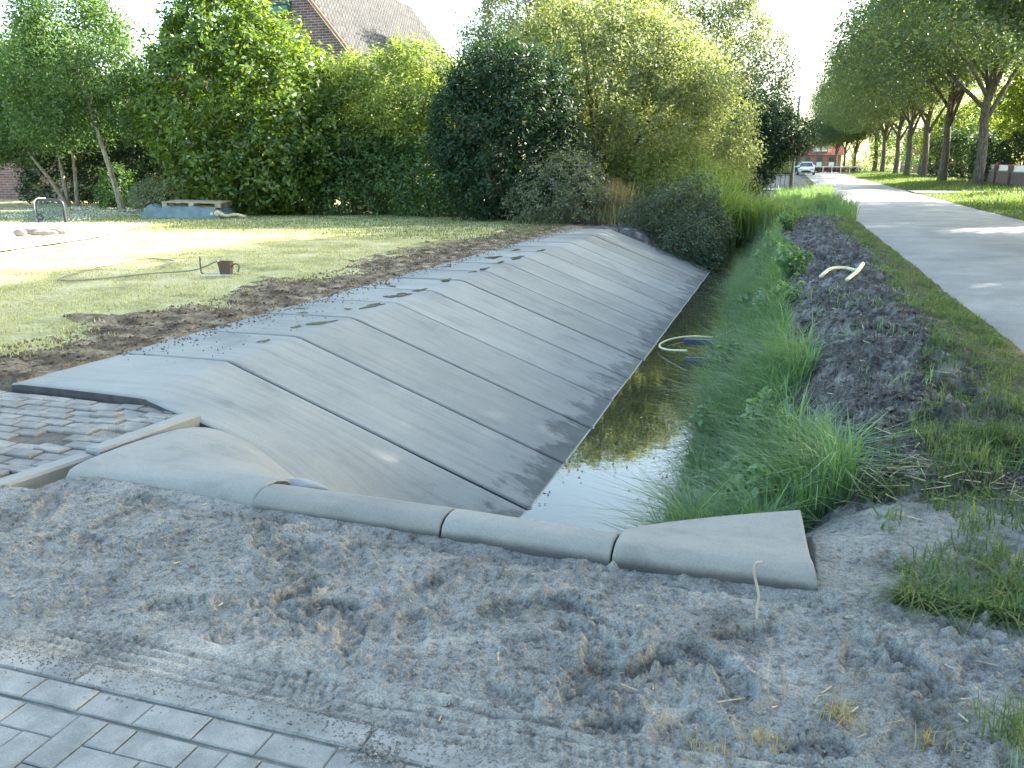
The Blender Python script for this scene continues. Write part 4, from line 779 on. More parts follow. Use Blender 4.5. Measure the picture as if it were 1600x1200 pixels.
# straw and dry stems
def straws(name, cx, cy, sx, sy, n, Lm, mat, seed, zt=.03):
    r = np.random.default_rng(seed); x = r.normal(cx, sx, n); y = r.normal(cy, sy, n); z = ground_z(x, y) + r.uniform(.005, zt, n); a = r.uniform(0, 6.3, n); L = r.uniform(.3, 1, n) * Lm
    d = nrm(np.stack([np.cos(a), np.sin(a), r.normal(0, .15, n)], 1)); s = np.stack([-d[:, 1], d[:, 0], 0 * a], 1); C = np.stack([x, y, z], 1); N = np.tile([0, 0, 1.], (n, 1))
    w = .0028; A, B = C - d * L[:, None] / 2, C + d * L[:, None] / 2
    V = np.stack([A - s * w, A + s * w, A + N * w * 1.5, B - s * w, B + s * w, B + N * w * 1.5], 1).reshape(-1, 3); i = np.arange(n)[:, None] * 6
    Q = np.concatenate([i + np.array([0, 1, 4, 3]), i + np.array([1, 2, 5, 4]), i + np.array([2, 0, 3, 5])]); return tag(quadmesh(name, V, Q, mat), kind='stuff')
MAT_FIBRE = M('matted roots', [(.035, .032, .030), (.10, .092, .085), (.22, .20, .18)], 22, .9)
x, y, z = scatter(26000, -.1, 1.7, 4.4, 27, lambda x, y: (x > xr_of(y) + .7) & (fbm(x, y, 2.2, 3, 91) > -.2), .9)
blades('matted_roots', x, y, z, .05, .007, 1.6, MAT_FIBRE, 345, kind='stuff', curl=1.2)
straws('straw', .82, 4.42, .22, .17, 110, .16, MAT_STRAW, 341, .04)
straws('straw', .4, 2.6, .8, .5, 24, .07, MAT_STRAW, 342, .01); straws('straw', -1.2, 2.5, 1.4, .4, 24, .04, MAT_STRAW, 343, .01)
straws('straw', .6, 8, .4, 3, 60, .14, MAT_STRAW, 344, .02)
# tufts and clumps
def tuft(name, label, cat, x, y, n, h, sp, mat, seed, w=.007, lean=.55, group=None, curl=.6):
    z = float(ground_z(np.array([x]), np.array([y]))[0]); r = np.random.default_rng(seed); X = r.normal(0, sp, n); Y = r.normal(0, sp, n)
    o = blades(name, X, Y, 0 * X, h, w, lean, mat, seed, curl=curl); o.location = (x, y, z); return tag(o, label, cat, group)
for (x, y, n, h, sp, m, lab) in ((-3.86, 3.80, 420, .10, .075, DRY, 'yellowish grass tuft between old bricks beside the kerb stone'), (-3.98, 3.50, 160, .085, .06, VERGEB, 'small green grass tuft beside the hole in the brick path'), (-3.84, 3.25, 120, .06, .07, DRY, 'thin dry weeds growing along the lower kerb stone'),
                                 (.72, 2.32, 140, .12, .05, VERGEB, 'green grass tuft in the sand at the lower right'), (.80, 2.17, 60, .09, .05, GRASS, 'dark grass tuft at the bottom right corner'), (.90, 2.52, 46, .10, .07, VERGEB, 'sparse green blades on the sand at the right edge'),
                                 (.26, 2.24, 60, .08, .03, DRY, 'leaning dry grass wisp on the sand, lower right'), (.50, 2.22, 50, .07, .03, DRY, 'dry grass wisp next to the green tuft on the sand'), (-.10, 2.01, 60, .05, .05, DRY, 'short dry grass tuft on the kerb band, bottom centre'), (.06, 2.06, 40, .05, .02, DRY, 'tiny dry grass tuft just right of the one on the kerb band')):
    tuft('grass_tuft', lab, 'grass tuft', x, y, n, h, sp, m, int(1000 + abs(x * 91 + y * 37)), .004 if h < .2 else .007)
tuft('dry_grass_clump', 'tall straw-coloured grass clump at the end of the concrete', 'grass clump', -4.55, 23.5, 900, 1.15, .22, DRY, 351, .018, .28)
for (x, y, n, h, sp, lab) in ((-1.15, 26.6, 1100, 1.9, .42, 'sunlit yellow-green reed clump standing left of the iron fence, over the ditch'), (-2.05, 25.0, 1000, 2.7, .36, 'tall upright reed clump rising behind the bramble mound'), (-.5, 25.2, 700, 1.2, .40, 'low reed clump leaning over the ditch bank in shade')):
    tuft('reed_clump', lab, 'reeds', x, y, n, h, sp, REED, int(y * 11), .04, .45, 'reed clumps along the ditch', .7)
tuft('iris_plant', 'lone broad-leaved plant with strap leaves on the mud slope', 'plant', .12, 6.55, 12, .34, .03, GRASS, 361, .028, .5, None, .9)
# nettles
np0 = None
nz_spots = [(-.22, 4.75), (-.02, 5.2), (-.36, 5.5), (-.10, 4.45), (.10, 4.62), (-.3, 6.3), (.05, 6.0), (-.42, 7.4), (-.15, 8.6), (-.4, 9.6), (.1, 10.6), (-.2, 11.6), (.2, 12.4), (-.35, 13.2), (.0, 14.4), (-.3, 15.6), (-.1, 17.0), (-.45, 18.4), (-.2, 20.0), (.1, 22), (-.3, 24), (.5, 28.5), (1.2, 29.5), (.2, 31), (1.5, 32), (.8, 34), (-.2, 33), (1.4, 36), (.4, 38), (1.2, 41), (.2, 44)]
def nettle():
    t = thing('nettle_plant', 'x', 'plant'); r = np.random.default_rng(371); Ps, Os = [], []; b = MB()
    for k in range(11):
        a = r.uniform(0, 6.3); R = r.uniform(.02, .16); tip = np.array([R * 1.5 * math.cos(a), R * 1.5 * math.sin(a), r.uniform(.24, .42)]); s0 = np.array([R * .6 * math.cos(a), R * .6 * math.sin(a), -.02]); b.tube([s0, (s0 + tip) / 2 + np.array([0, 0, .03]), tip], [.004, .0035, .002], 5)
        for q in np.linspace(.25, 1, 8): Ps.append(s0 + (tip - s0) * q); Os.append(nrm(np.array([math.cos(a + q * 9), math.sin(a + q * 9), .2])))
    foliage('leaves', np.array(Ps), np.array(Os), 7, .035, .075, .036, GRASS, t, 372, .7, .3, .25); b.build('stem', GRASS, t); return t
proto = nettle()
for i, (x, y) in enumerate(nz_spots):
    o = proto if i == 0 else copy_tree(proto); o.location = (x, y, float(ground_z(np.array([x]), np.array([y]))[0])); o.rotation_euler = (0, 0, i * 2.1); s = .8 + .35 * ((i * 7) % 5) / 4; o.scale = (s * 1.15, s * 1.15, s)
    o['label'] = 'bushy dark green nettle plant among the grass of the ditch bank'; o['group'] = 'nettles along the ditch bank'
# ---------------------------------------------------------------- roadside trees
ROADLEAF = leafmat('roadside tree leaf', [(.040, .072, .046), (.076, .120, .070), (.13, .175, .095)], .36, .5, .3, (2.2, 2.0, .55))
def road_tree(seed, near=True):
    t = thing('roadside_tree', 'x', 'tree', (0, 0, 0)); rr = random.Random(seed)
    E_ = [(0, 0, 10.4, 5.2, 5.2, 3.6)] + [(4.6 * math.cos(a), 4.6 * math.sin(a), 9.2 + .5 * math.sin(3 * a + seed), 3.7, 3.7, 2.7) for a in np.arange(0, 6.2, 1.047)] + [(2.6 * math.cos(a + .5), 2.6 * math.sin(a + .5), 12.4, 3.3, 3.3, 2.4) for a in (0, 2.1, 4.2)]
    if not near: E_ = [(x * .92 - 1.9, y * .95, z + .17 * (x + 1), rx * .92, ry * .95, rz * .9) for x, y, z, rx, ry, rz in E_]
    else: E_ = [(x - .3, y, z - .35 + .20 * x, rx, ry, rz * .95) for x, y, z, rx, ry, rz in E_]
    P, O = crown_points(E_, 6000 if near else 3600, seed, .30, .24 if near else .36, 1.1, .9 if near else .42); k = P[:, 2] > 6.0 + (.20 if near else .18) * P[:, 0] + .5 * lump3(P, 1.0, seed + 8); P, O = P[k], O[k]
    if near: k = (P[:, 0] < .7) | (lump3(P, .8, seed + 77) < -.22); P, O = P[k], O[k]
    foliage('crown', P, O, 42 if near else 36, .46 if near else .52, .23 if near else .2, .11 if near else .095, ROADLEAF, t, seed + 7, .55, .35, .12)
    ends = []
    for i in range(15): a = i * 2.4 + rr.uniform(-.3, .3); R = rr.uniform(2.4, 6.0); ends.append((.38 + .5 * (i / 15.), (R * math.cos(a), R * math.sin(a), rr.uniform(7.4, 11.0))))
    b = limbs([(0, 0, -.3), (.05, 0, 2.2), (-.08, .05, 4.6), (.12, 0, 6.6), (0, .1, 9.5), (.2, 0, 12)], [.30, .27, .24, .20, .12, .04], ends, seed, r0=.62); b.build('trunk', BARK, t, True); return t
p1, p2, p3, p4 = road_tree(401), road_tree(433), road_tree(447, False), road_tree(463, False); used = set()
ys_t = [-6, 3, 12, 21, 30, 40, 62, 73, 84.5, 97, 108, 119, 131, 134, 136.5, 138]
tlab = {62: 'nearest roadside tree whose trunk stands in front of the brick wall', 73: 'second roadside trunk along the right verge, just beyond the nearest', 84.5: 'third roadside tree, forking low, beside the dark hedge', 97: 'slim roadside tree beyond the dark hedge, left of it', 108: 'roadside tree midway along the distant part of the row', 119: 'roadside tree near the far end of the row', 131: 'farthest roadside tree, in front of the red-roofed house', 134: 'small roadside tree in front of the right part of the red-roofed house', 136.5: 'slim small tree hiding the right end of the red-roofed house', 138: 'small leaning tree touching the red roof, left of the other small ones', 40: 'nearest overhanging roadside tree, only its crown showing at the upper right'}
for i, y in enumerate(ys_t):
    p = (p1, p2)[i % 2] if y < 50 else (p3, p4)[i % 2]
    if id(p) in used: o = copy_tree(p)
    else: o = p; used.add(id(p))
    o.location = ({134: 8.9, 136.5: 7.7, 138: 6.6}.get(y, 11.6) + (i * 37 % 7 - 3) * .08, {134: 133, 136.5: 130, 138: 134}.get(y, y), float(rise(np.array(y * 1.0)))); o.rotation_euler = (0, 0, i * 1.9 if y < 50 else ((i * 29) % 7 - 3) * .14); s = 1 + (((i * 53) % 11) - 5) * .012; s *= .62 if y > 132 else 1; o.scale = (s, s, s)
    o['label'] = tlab.get(y, 'tall roadside tree with its trunk outside the right edge of the picture'); o['group'] = 'trees along the right side of the road'
# right side: hedges and garden trees beyond the wall
shrub('dark_hedge', 'black-green clipped conifer hedge between the roadside trunks', 'hedge', [(13.8, 88, 2.4, 1.7, 2.0, 2.6), (15.4, 87, 2.4, 1.8, 2, 2.7), (16.8, 86, 2.2, 1.5, 2, 2.4)], 1300, 12, .3, .26, .1, DKGREEN, 441, lump=.12)
shrub('dark_hedge', 'black-green rounded hedge behind the white picket fence', 'hedge', [(16.4, 70, 2.2, 1.9, 2, 2.2), (18.2, 68, 2.3, 2, 2, 2.3), (14.6, 73, 1.8, 1.4, 1.8, 2.0)], 1300, 12, .3, .26, .1, DKGREEN, 451, lump=.15)
def garden(label, base, ells, n, mat, seed):
    o = airy(label, base, ells, int(n * 1.8), 14, mat, seed, .28, .14, .2, .6); o['group'] = 'garden trees beyond the brick wall'
garden('bright yellow-green garden tree at the right edge, behind the picket fence', (20, 74), [(20, 74, 6.2, 3.6, 3, 3), (17.6, 75, 5.2, 2.8, 2.6, 2.4), (22, 73, 4, 2.6, 2.4, 2.4), (19, 74, 8.2, 3, 2.8, 2)], 1200, YGREEN, 461)
garden('yellow-green garden tree overhanging the brick wall', (17.6, 66), [(17.6, 66, 5.6, 2.8, 2.6, 2.4), (19.6, 64, 7, 3, 2.8, 2.6), (16.2, 67, 7.2, 2.4, 2.4, 2)], 1100, YGREEN, 465)
garden('yellow-green garden tree showing between the nearest roadside trunks', (18, 98), [(18, 98, 5.6, 3.6, 3, 2.6), (15, 99, 4.6, 2.6, 2.4, 2.2), (21, 97, 7, 3.6, 3, 3)], 1000, YGREEN, 471)
garden('sunlit tree behind the far part of the roadside row', (17, 128), [(17, 128, 6, 4, 4, 4), (13.5, 130, 5, 3, 3, 3.4), (21, 126, 7, 4, 4, 4)], 900, MIDGREEN, 481)
garden('pale tree standing far off between roadside trunks', (22, 112), [(22, 112, 6, 4, 4, 4), (26, 110, 8, 4, 4, 4)], 700, MIDGREEN, 491)
shrub('leafy_shrub', 'sunlit shrub leaning in at the right edge before the brick wall', 'bush', [(12.6, 49.5, 1.6, .8, .8, 1.4), (13.1, 49.2, 2.6, .9, .8, 1.1)], 330, 11, .2, .17, .09, YGREEN, 501, gap=.4)
shrub('garden_bush', 'sunlit pale green bush left of the parked car', 'bush', [(-1.6, 112, 1.9, 2.0, 2, 1.5), (-3.6, 110, 2.2, 2, 2, 1.8), (-.6, 106, 1.3, 1.0, 1, .8)], 900, 11, .3, .22, .1, WILLOW, 511)
shrub('garden_bush', 'dark round bush before the left end of the red-roofed house', 'bush', [(.2, 134, 1.8, 1.2, 1, 1.0)], 300, 11, .25, .2, .1, DKGREEN, 521)
for k, (x, y, R, m) in enumerate(((-6, 160, 6, MIDGREEN), (2, 168, 7, YGREEN), (11, 166, 7, MIDGREEN), (-14, 150, 6.5, MIDGREEN), (-20, 120, 7, YGREEN), (20, 160, 8, MIDGREEN), (30, 140, 8, YGREEN))):
    garden(['tree behind the red-roofed house, at its left', 'tree directly behind the red-roofed house', 'tree behind the red-roofed house, at its right', 'distant tree left of the side road', 'distant tree over the left gardens', 'distant tree far right beyond the house', 'distant tree beyond the right gardens'][k], (x, y), [(x, y, R * .8, R * .75, R * .7, R * .6), (x + R * .4, y, R * .55, R * .55, R * .5, R * .45), (x - R * .4, y, R * .55, R * .55, R * .5, R * .45)], 600, m, 531 + k * 10)

# crumbs of soil and sand spilled on the concrete and the paving
def crumbs(name, X, Y, Z, R, mat, seed):
    r = np.random.default_rng(seed); n = len(X); C = np.stack([X, Y, Z + R * .5], 1); D = np.array([[1, 0, 0], [0, 1, 0], [-1, 0, 0], [0, -1, 0], [0, 0, .8], [0, 0, -.8]], float)
    V = C[:, None] + D[None] * R[:, None, None] * r.uniform(.6, 1.4, (n, 6, 1)); i = np.arange(n)[:, None] * 6
    me = bpy.data.meshes.new(name); F = np.concatenate([i + np.array(f) for f in ((0, 1, 4), (1, 2, 4), (2, 3, 4), (3, 0, 4), (1, 0, 5), (2, 1, 5), (3, 2, 5), (0, 3, 5))])
    me.from_pydata(V.reshape(-1, 3), [], F.tolist()); me.materials.append(mat); return tag(link(bpy.data.objects.new(name, me)), kind='stuff')
cr_ = np.random.default_rng(606)
n = 900; X = -5.30 + np.abs(cr_.normal(0, .16, n)); Y = cr_.uniform(5.4, Y_END, n); crumbs('soil_crumbs', X, Y, 0 * X + .016, cr_.uniform(.004, .016, n) , MAT_SOIL, 1)
n = 120; X = cr_.uniform(-5.2, -4.4, n); Y = cr_.uniform(5.2, 9, n); crumbs('soil_crumbs', X, Y, 0 * X + .018, cr_.uniform(.003, .010, n), MAT_SOIL, 2)
n = 2600; Y = 1.83 - np.abs(cr_.normal(0, .06, n)); X = cr_.uniform(-3, -.3, n); crumbs('sand_crumbs', X, Y, 0 * X + .0, cr_.uniform(.0015, .005, n), MAT_SAND, 3)
n = 110; X = cr_.normal(-.93, .05, n); Y = cr_.normal(1.70, .03, n); crumbs('sand_crumbs', X, Y, .010 * np.exp(-((X + .93) / .05) ** 2) * cr_.random(n), cr_.uniform(.003, .007, n), MAT_SAND, 4)
n = 5200; X = cr_.uniform(-3.5, 1.6, n); Y = cr_.uniform(1.95, 3.02, n); k = fbm(X, Y, 3, 3, 77) > 0; X, Y = X[k], Y[k]; crumbs('sand_crumbs', X, Y, ground_z(X, Y) - .002, cr_.uniform(.002, .009, len(X)), MAT_SAND, 5)
n = 5000; X = cr_.uniform(-6.6, -5.34, n); Y = cr_.uniform(4.5, 21, n); crumbs('soil_crumbs', X, Y, ground_z(X, Y), cr_.uniform(.004, .022, n), MAT_SOIL, 6)
n = 4000; X = cr_.uniform(.0, 1.5, n); Y = 4.3 + 20 * cr_.random(n) ** 1.6; crumbs('mud_crumbs', X, Y, ground_z(X, Y), cr_.uniform(.005, .03, n), MAT_MUD, 7)

n = 900; Y = 5.5 + 22 * cr_.random(n) ** .8; X = np.where(cr_.random(n) < .5, -1.64 + np.abs(cr_.normal(0, .12, n)), xr_of(Y) - np.abs(cr_.normal(0, .25, n))); P = np.stack([X, Y, 0 * X + Z_WATER + .004], 1)
tag(foliage('floating_litter', P, np.tile([0, 0, 1.], (n, 1)), 2, .004, .028, .014, BROWNLEAF, None, 808, 8.0, 2.0, 0, .02), kind='stuff')
# ------------------------------------------------------------------ buildings
def brickmat(name, c1, c2, mortar, scale=1.0, rot=None):
    m, n, l, p = newmat(name); tc = n.new('ShaderNodeTexCoord'); mp = n.new('ShaderNodeMapping'); l.new(tc.outputs['Object'], mp.inputs[0]); mp.inputs['Rotation'].default_value = rot or (math.radians(-90), 0, 0)
    b = n.new('ShaderNodeTexBrick'); l.new(mp.outputs[0], b.inputs[0]); b.inputs['Color1'].default_value = (*c1, 1); b.inputs['Color2'].default_value = (*c2, 1); b.inputs['Mortar'].default_value = (*mortar, 1)
    b.inputs['Scale'].default_value = scale; b.inputs['Brick Width'].default_value = .22; b.inputs['Row Height'].default_value = .07; b.inputs['Mortar Size'].default_value = .009; b.inputs['Bias'].default_value = -.1
    nz = noise(n, l, 2, 4, .6); r = ramp(n, [(.3, (.75,) * 3), (.7, (1.15,) * 3)]); l.new(nz.outputs['Fac'], r.inputs[0]); l.new(mixc(n, l, b.outputs[0], r.outputs[0], 1.0, 'MULTIPLY'), p.inputs['Base Color']); p.inputs['Roughness'].default_value = .9; return m
BRICK_DARK = brickmat('brown brick', (.075, .045, .045), (.13, .07, .06), (.24, .22, .21), .55)
BRICK_RED = brickmat('red brick', (.22, .09, .075), (.30, .13, .10), (.32, .28, .26))
def tilemat(name, c, s=1.0):
    m, n, l, p = newmat(name); g = n.new('ShaderNodeTexCoord'); w = n.new('ShaderNodeTexNoise'); w.inputs['Scale'].default_value = 2.5; w.inputs['Detail'].default_value = 6; l.new(g.outputs['Object'], w.inputs['Vector'])
    r = ramp(n, [(.3, tuple(x * .7 for x in c)), (.7, tuple(min(1, x * 1.2) for x in c))]); l.new(w.outputs['Fac'], r.inputs[0]); l.new(r.outputs[0], p.inputs['Base Color']); p.inputs['Roughness'].default_value = .95; p.inputs['Specular IOR Level'].default_value = .1; return m
TILE_GREY = tilemat('weathered roof tile', (.062, .062, .064)); TILE_RED = tilemat('red roof tile', (.25, .10, .09)); GLASS = newmat('window glass')[0]
_g = GLASS.node_tree.nodes['Principled BSDF']; _g.inputs['Base Color'].default_value = (.05, .06, .07, 1); _g.inputs['Roughness'].default_value = .05
CURTAIN = plain('white blind', (.7, .7, .68), .7)
def tiled(name, A, B, C, D, nu, nv, mat, parent, amp=.035):
    """pan-tile roof plane: A eave start, B eave end, C ridge end, D ridge start; waves across, steps up the slope"""
    A, B, C, D = (np.array(q, float) for q in (A, B, C, D)); nm = nrm(np.cross(B - A, D - A)); 
    if nm[2] < 0: nm = -nm
    us = np.linspace(0, 1, nu * 6 + 1); vs = np.sort(np.concatenate([np.linspace(0, 1, nv + 1), np.clip(np.linspace(0, 1, nv + 1) + .12 / nv, 0, 1), np.clip(np.linspace(0, 1, nv + 1) + .5 / nv, 0, 1)]))
    U, Vv = np.meshgrid(us, vs); P = ((1 - U) * (1 - Vv))[..., None] * A + (U * (1 - Vv))[..., None] * B + (U * Vv)[..., None] * C + ((1 - U) * Vv)[..., None] * D
    st = 1 - np.mod(Vv * nv - 1e-6, 1.0); off = amp * (np.abs(np.sin(np.pi * U * nu)) ** .4) + amp * .9 * st; P = P + off[..., None] * nm
    I = np.arange(U.size).reshape(U.shape); return quadmesh(name, P, np.stack([I[:-1, :-1], I[:-1, 1:], I[1:, 1:], I[1:, :-1]], -1), mat, parent, True)
# house with the tall tiled roof behind the laurel
hx, hy = -28.0, 40.0; mroof = 1.19; hw = 8.3; ze = 9.76 - mroof * 8.3 + 3.9 * mroof   # eave height
xe = -23.61 + (9.76 - 3.2) / mroof; ez = 3.2; xrd = xe - 7.6; zr = ez + 7.6 * mroof; L_ = 16.0
hs = thing('house', 'brown brick house with steep pale tiled roof rising behind the laurel', 'house', (xrd, hy, 0))
b = MB(); w = 7.25; V = [(-w, 0, -.2), (w, 0, -.2), (w, 0, zr - mroof * w - .15), (0, 0, zr - .15), (-w, 0, zr - mroof * w - .15)]; V += [(x, L_, z) for x, _, z in V]
b.add(V, [(0, 1, 2, 3, 4), (9, 8, 7, 6, 5), (1, 6, 7, 2), (5, 0, 4, 9), (0, 5, 6, 1)]); b.build('wall', BRICK_DARK, hs)
tiled('roof', (7.6, -.25, ez), (7.6, L_ + .25, ez), (0, L_ + .25, zr), (0, -.25, zr), 50, 30, TILE_GREY, hs, .12)
tiled('roof', (-7.6, L_ + .25, ez), (-7.6, -.25, ez), (0, -.25, zr), (0, L_ + .25, zr), 40, 20, TILE_GREY, hs, .045)
for sg in (1,):
    b = MB(); b.tube([(7.65, -.30, ez + .02), (0, -.30, zr + .05)], .09, 6); b.build('verge_tiles', plain('terracotta verge', (.30, .11, .07), .8), hs, True)
    b = MB(); b.add([(7.5, -.22, ez - .12), (0, -.22, zr - .13), (0, -.22, zr - .05), (7.5, -.22, ez - .03), (7.5, -.16, ez - .12), (0, -.16, zr - .13), (0, -.16, zr - .05), (7.5, -.16, ez - .03)], [(0, 1, 2, 3), (7, 6, 5, 4), (0, 4, 5, 1), (3, 2, 6, 7)]); b.build('white_trim', MAT_WHITE, hs)
b = MB(); b.box(6.4, 7.5, 15.3, 16.2, 5.0, 8.6, .03); b.build('chimney', plain('dark flue', (.05, .035, .05), .7), hs)
bx_ = thing('nest_box', 'small blue-green nest box high on the brown brick gable', 'nest box', (-25.3, hy - .02, 9.2))
b = MB(); b.box(-.55, .45, -.34, 0, .02, .40, .02); b.build('body', plain('teal paint', (.05, .13, .15), .6), bx_)
b = MB(); b.add([(-.62, -.46, .40), (.52, -.46, .40), (.52, 0, .56), (-.62, 0, .56), (-.62, -.46, .36), (.52, -.46, .36), (.52, 0, .52), (-.62, 0, .52)], [(0, 1, 2, 3), (7, 6, 5, 4), (0, 4, 5, 1), (1, 5, 6, 2), (3, 7, 4, 0)]); b.build('lid', plain('teal lid', (.03, .07, .08), .6), bx_)
# low brick building behind the left trees
og = thing('outbuilding', 'low reddish brick outbuilding with white eaves behind the left trees', 'building', (-33, 32.6, 0), math.radians(18))
b = MB(); b.box(-9, 6.2, 0, 5, -.2, 4.3); b.build('wall', brickmat('pinkish brick', (.16, .075, .075), (.21, .11, .10), (.25, .22, .21), .6), og)
b = MB(); b.box(-9.2, 6.4, -.35, -.25, 4.25, 4.50, .01); b.build('fascia', plain('white fascia', (.7, .68, .64), .6), og)
tiled('roof', (-9.3, -.40, 4.5), (6.5, -.40, 4.5), (6.5, 2.5, 6.0), (-9.3, 2.5, 6.0), 50, 10, TILE_RED, og)
an = thing('roof_antenna', 'thin television antenna mast standing above the left trees', 'antenna', (-30.6, 34.6, 0), math.radians(18))
b = MB(); b.tube([(0, 0, 4.4), (0, 0, 9.0)], .03, 6); b.build('mast', MAT_ZINC, an)
for z in (8.9, 8.2): 
    b = MB(); b.tube([(-.55, 0, z), (.55, 0, z + .05)], .018, 5); 
    for q in np.linspace(-.5, .5, 6): b.tube([(q, -.25, z), (q, .25, z)], .01, 4)
    b.build('aerial', MAT_ZINC, an)
# far red-roofed house
fh = thing('far_house', 'red-roofed brick house with white dormer at the end of the road', 'house', (5.0, 141, float(rise(np.array(141.)))))
b = MB(); b.box(-4.9, 2.6, 0, 8, -.3, 2.62); b.build('wall', BRICK_RED, fh)
b = MB(); b.add([(-4.9, .02, 2.6), (-4.9, 4, 5.3), (-4.9, 7.98, 2.6)], [(0, 1, 2)]); b.build('gable', BRICK_RED, fh); b = MB(); b.add([(2.6, .02, 2.6), (2.6, 7.98, 2.6), (2.6, 4, 5.3)], [(0, 1, 2)]); b.build('gable', BRICK_RED, fh)
tiled('roof', (-5.2, -.5, 2.45), (2.9, -.5, 2.45), (2.9, 4, 5.55), (-5.2, 4, 5.55), 32, 14, TILE_RED, fh); tiled('roof', (2.9, 8.5, 2.45), (-5.2, 8.5, 2.45), (-5.2, 4, 5.55), (2.9, 4, 5.55), 32, 14, TILE_RED, fh)
dm = MB().box(-1.6, .7, .12, 3, 2.72, 4.15).build('dormer', MAT_WHITE, fh)
b = MB(); b.box(-1.85, .95, -.2, 3.2, 4.15, 4.38, .03); b.build('dormer_roof', MAT_WHITE, dm)
for x in (-1.45, -.40):
    b = MB(); b.box(x, x + .95, .06, .115, 2.9, 4.0); f = b.build('window', plain('dark frame', (.03, .04, .05), .5), fh)
    b = MB(); b.box(x + .08, x + .87, .03, .055, 3.0, 3.92); b.build('pane', CURTAIN, f)
for x, w_ in ((-4.2, .9), (-2.7, .8), (-1.0, .9), (.8, .9)):
    b = MB(); b.box(x, x + w_, -.06, -.002, .75, 2.2); f = b.build('window', plain('grey frame', (.12, .14, .16), .5), fh)
    b = MB(); b.box(x + .08, x + w_ - .08, -.085, -.062, 1.5, 2.12); b.build('pane', GLASS, f); b = MB(); b.box(x + .08, x + w_ - .08, -.085, -.062, .82, 1.42); b.build('blind', CURTAIN, f)
b = MB(); b.box(-.9, .5, 3.6, 4.4, 5.3, 6.2, .03); b.build('chimney', BRICK_RED, fh)
# far red house half hidden on the right
f2 = thing('far_house', 'red-tiled house half hidden behind the far roadside trunks', 'house', (24, 150, 1.0))
MB().box(-6, 6, 0, 8, -.3, 2.8).build('wall', BRICK_RED, f2); tiled('roof', (-6.3, -.4, 2.7), (6.3, -.4, 2.7), (6.3, 4, 6.2), (-6.3, 4, 6.2), 46, 14, TILE_RED, f2)
# low hedges with a white rail before the house
for x0, x1, lab in ((-3.3, 2.0, 'low clipped hedge left of the parked car, in front of the far house'), (3.3, 9.5, 'low clipped hedge right of the parked car, in front of the far house')):
    zc = float(rise(np.array(127.))); r = np.random.default_rng(int(x1 * 10)); n = int((x1 - x0) * 90); P = np.stack([r.uniform(0, x1 - x0, n), r.uniform(-.3, .3, n), r.uniform(.05, .75, n)], 1); O = nrm(P - np.array([(x1 - x0) / 2, 0, .3]) * np.array([0, 1, 1]) - np.stack([P[:, 0], 0 * P[:, 0], 0 * P[:, 0]], 1) + r.normal(0, .2, (n, 3)))
    o = foliage('low_hedge', P, O, 9, .12, .12, .07, MIDGREEN if x0 < 0 else BROWNLEAF, None, 600 + int(x1)); o.location = (x0, 127, zc); tag(o, lab, 'hedge')
    rl = thing('white_rail', 'white rail with short posts before the %s hedge' % ('left' if x0 < 0 else 'right'), 'rail', (x0, 126.4, zc))
    MB().box(0, x1 - x0, -.04, .04, .78, .90).build('top_rail', MAT_WHITE, rl)
    for q in np.arange(.1, x1 - x0, 1.15): MB().box(q, q + .09, -.045, .045, 0, .775).build('post', MAT_WHITE, rl)
# parked car
cz = float(rise(np.array(108.))) + .04
cr = thing('parked_car', 'white car parked facing the camera at the left of the far road', 'car', (2.0, 108, cz))
def carbody():
    # side profile (y back, z) swept across the width with rounded shoulders
    low = [(-2.0, .28), (-2.05, .55), (-1.95, .78), (-1.05, .95), (1.75, .98), (2.0, .9), (2.05, .5), (1.95, .28)]
    V = []; wd = [(-.86, .94), (-.90, 1), (.90, 1), (.86, .94)]
    b = MB(); n = len(low)
    for x, s in ((-.80, .96), (-.89, 1), (.89, 1), (.80, .96)): V += [(x, y * s, .28 + (z - .28) * (s if z > .6 else 1)) for y, z in low]
    F = [(k * n + j, k * n + (j + 1) % n, (k + 1) * n + (j + 1) % n, (k + 1) * n + j) for k in range(3) for j in range(n)] + [tuple(range(n))[::-1], tuple(3 * n + j for j in range(n))]
    return b.add(V, F)
CARP = plain('white car paint', (.75, .76, .78), .25, .6); carbody().build('body', CARP, cr)
b = MB(); V = []
for (y, z, w_) in ((-1.05, .94, .82), (-.35, 1.42, .62), (1.1, 1.45, .62), (1.75, .98, .80)): V += [(-w_, y, z), (w_, y, z)]
b.add(V, [(0, 1, 3, 2), (2, 3, 5, 4), (4, 5, 7, 6), (0, 2, 4, 6), (7, 5, 3, 1)]); cab = b.build('cabin', GLASS, cr)
b = MB(); b.add([(-.63, -.36, 1.41), (.63, -.36, 1.41), (.63, 1.12, 1.44), (-.63, 1.12, 1.44), (-.58, -.28, 1.50), (.58, -.28, 1.50), (.58, 1.05, 1.52), (-.58, 1.05, 1.52)], [(4, 5, 6, 7), (0, 1, 5, 4), (1, 2, 6, 5), (2, 3, 7, 6), (3, 0, 4, 7)]); b.build('roof', CARP, cr)
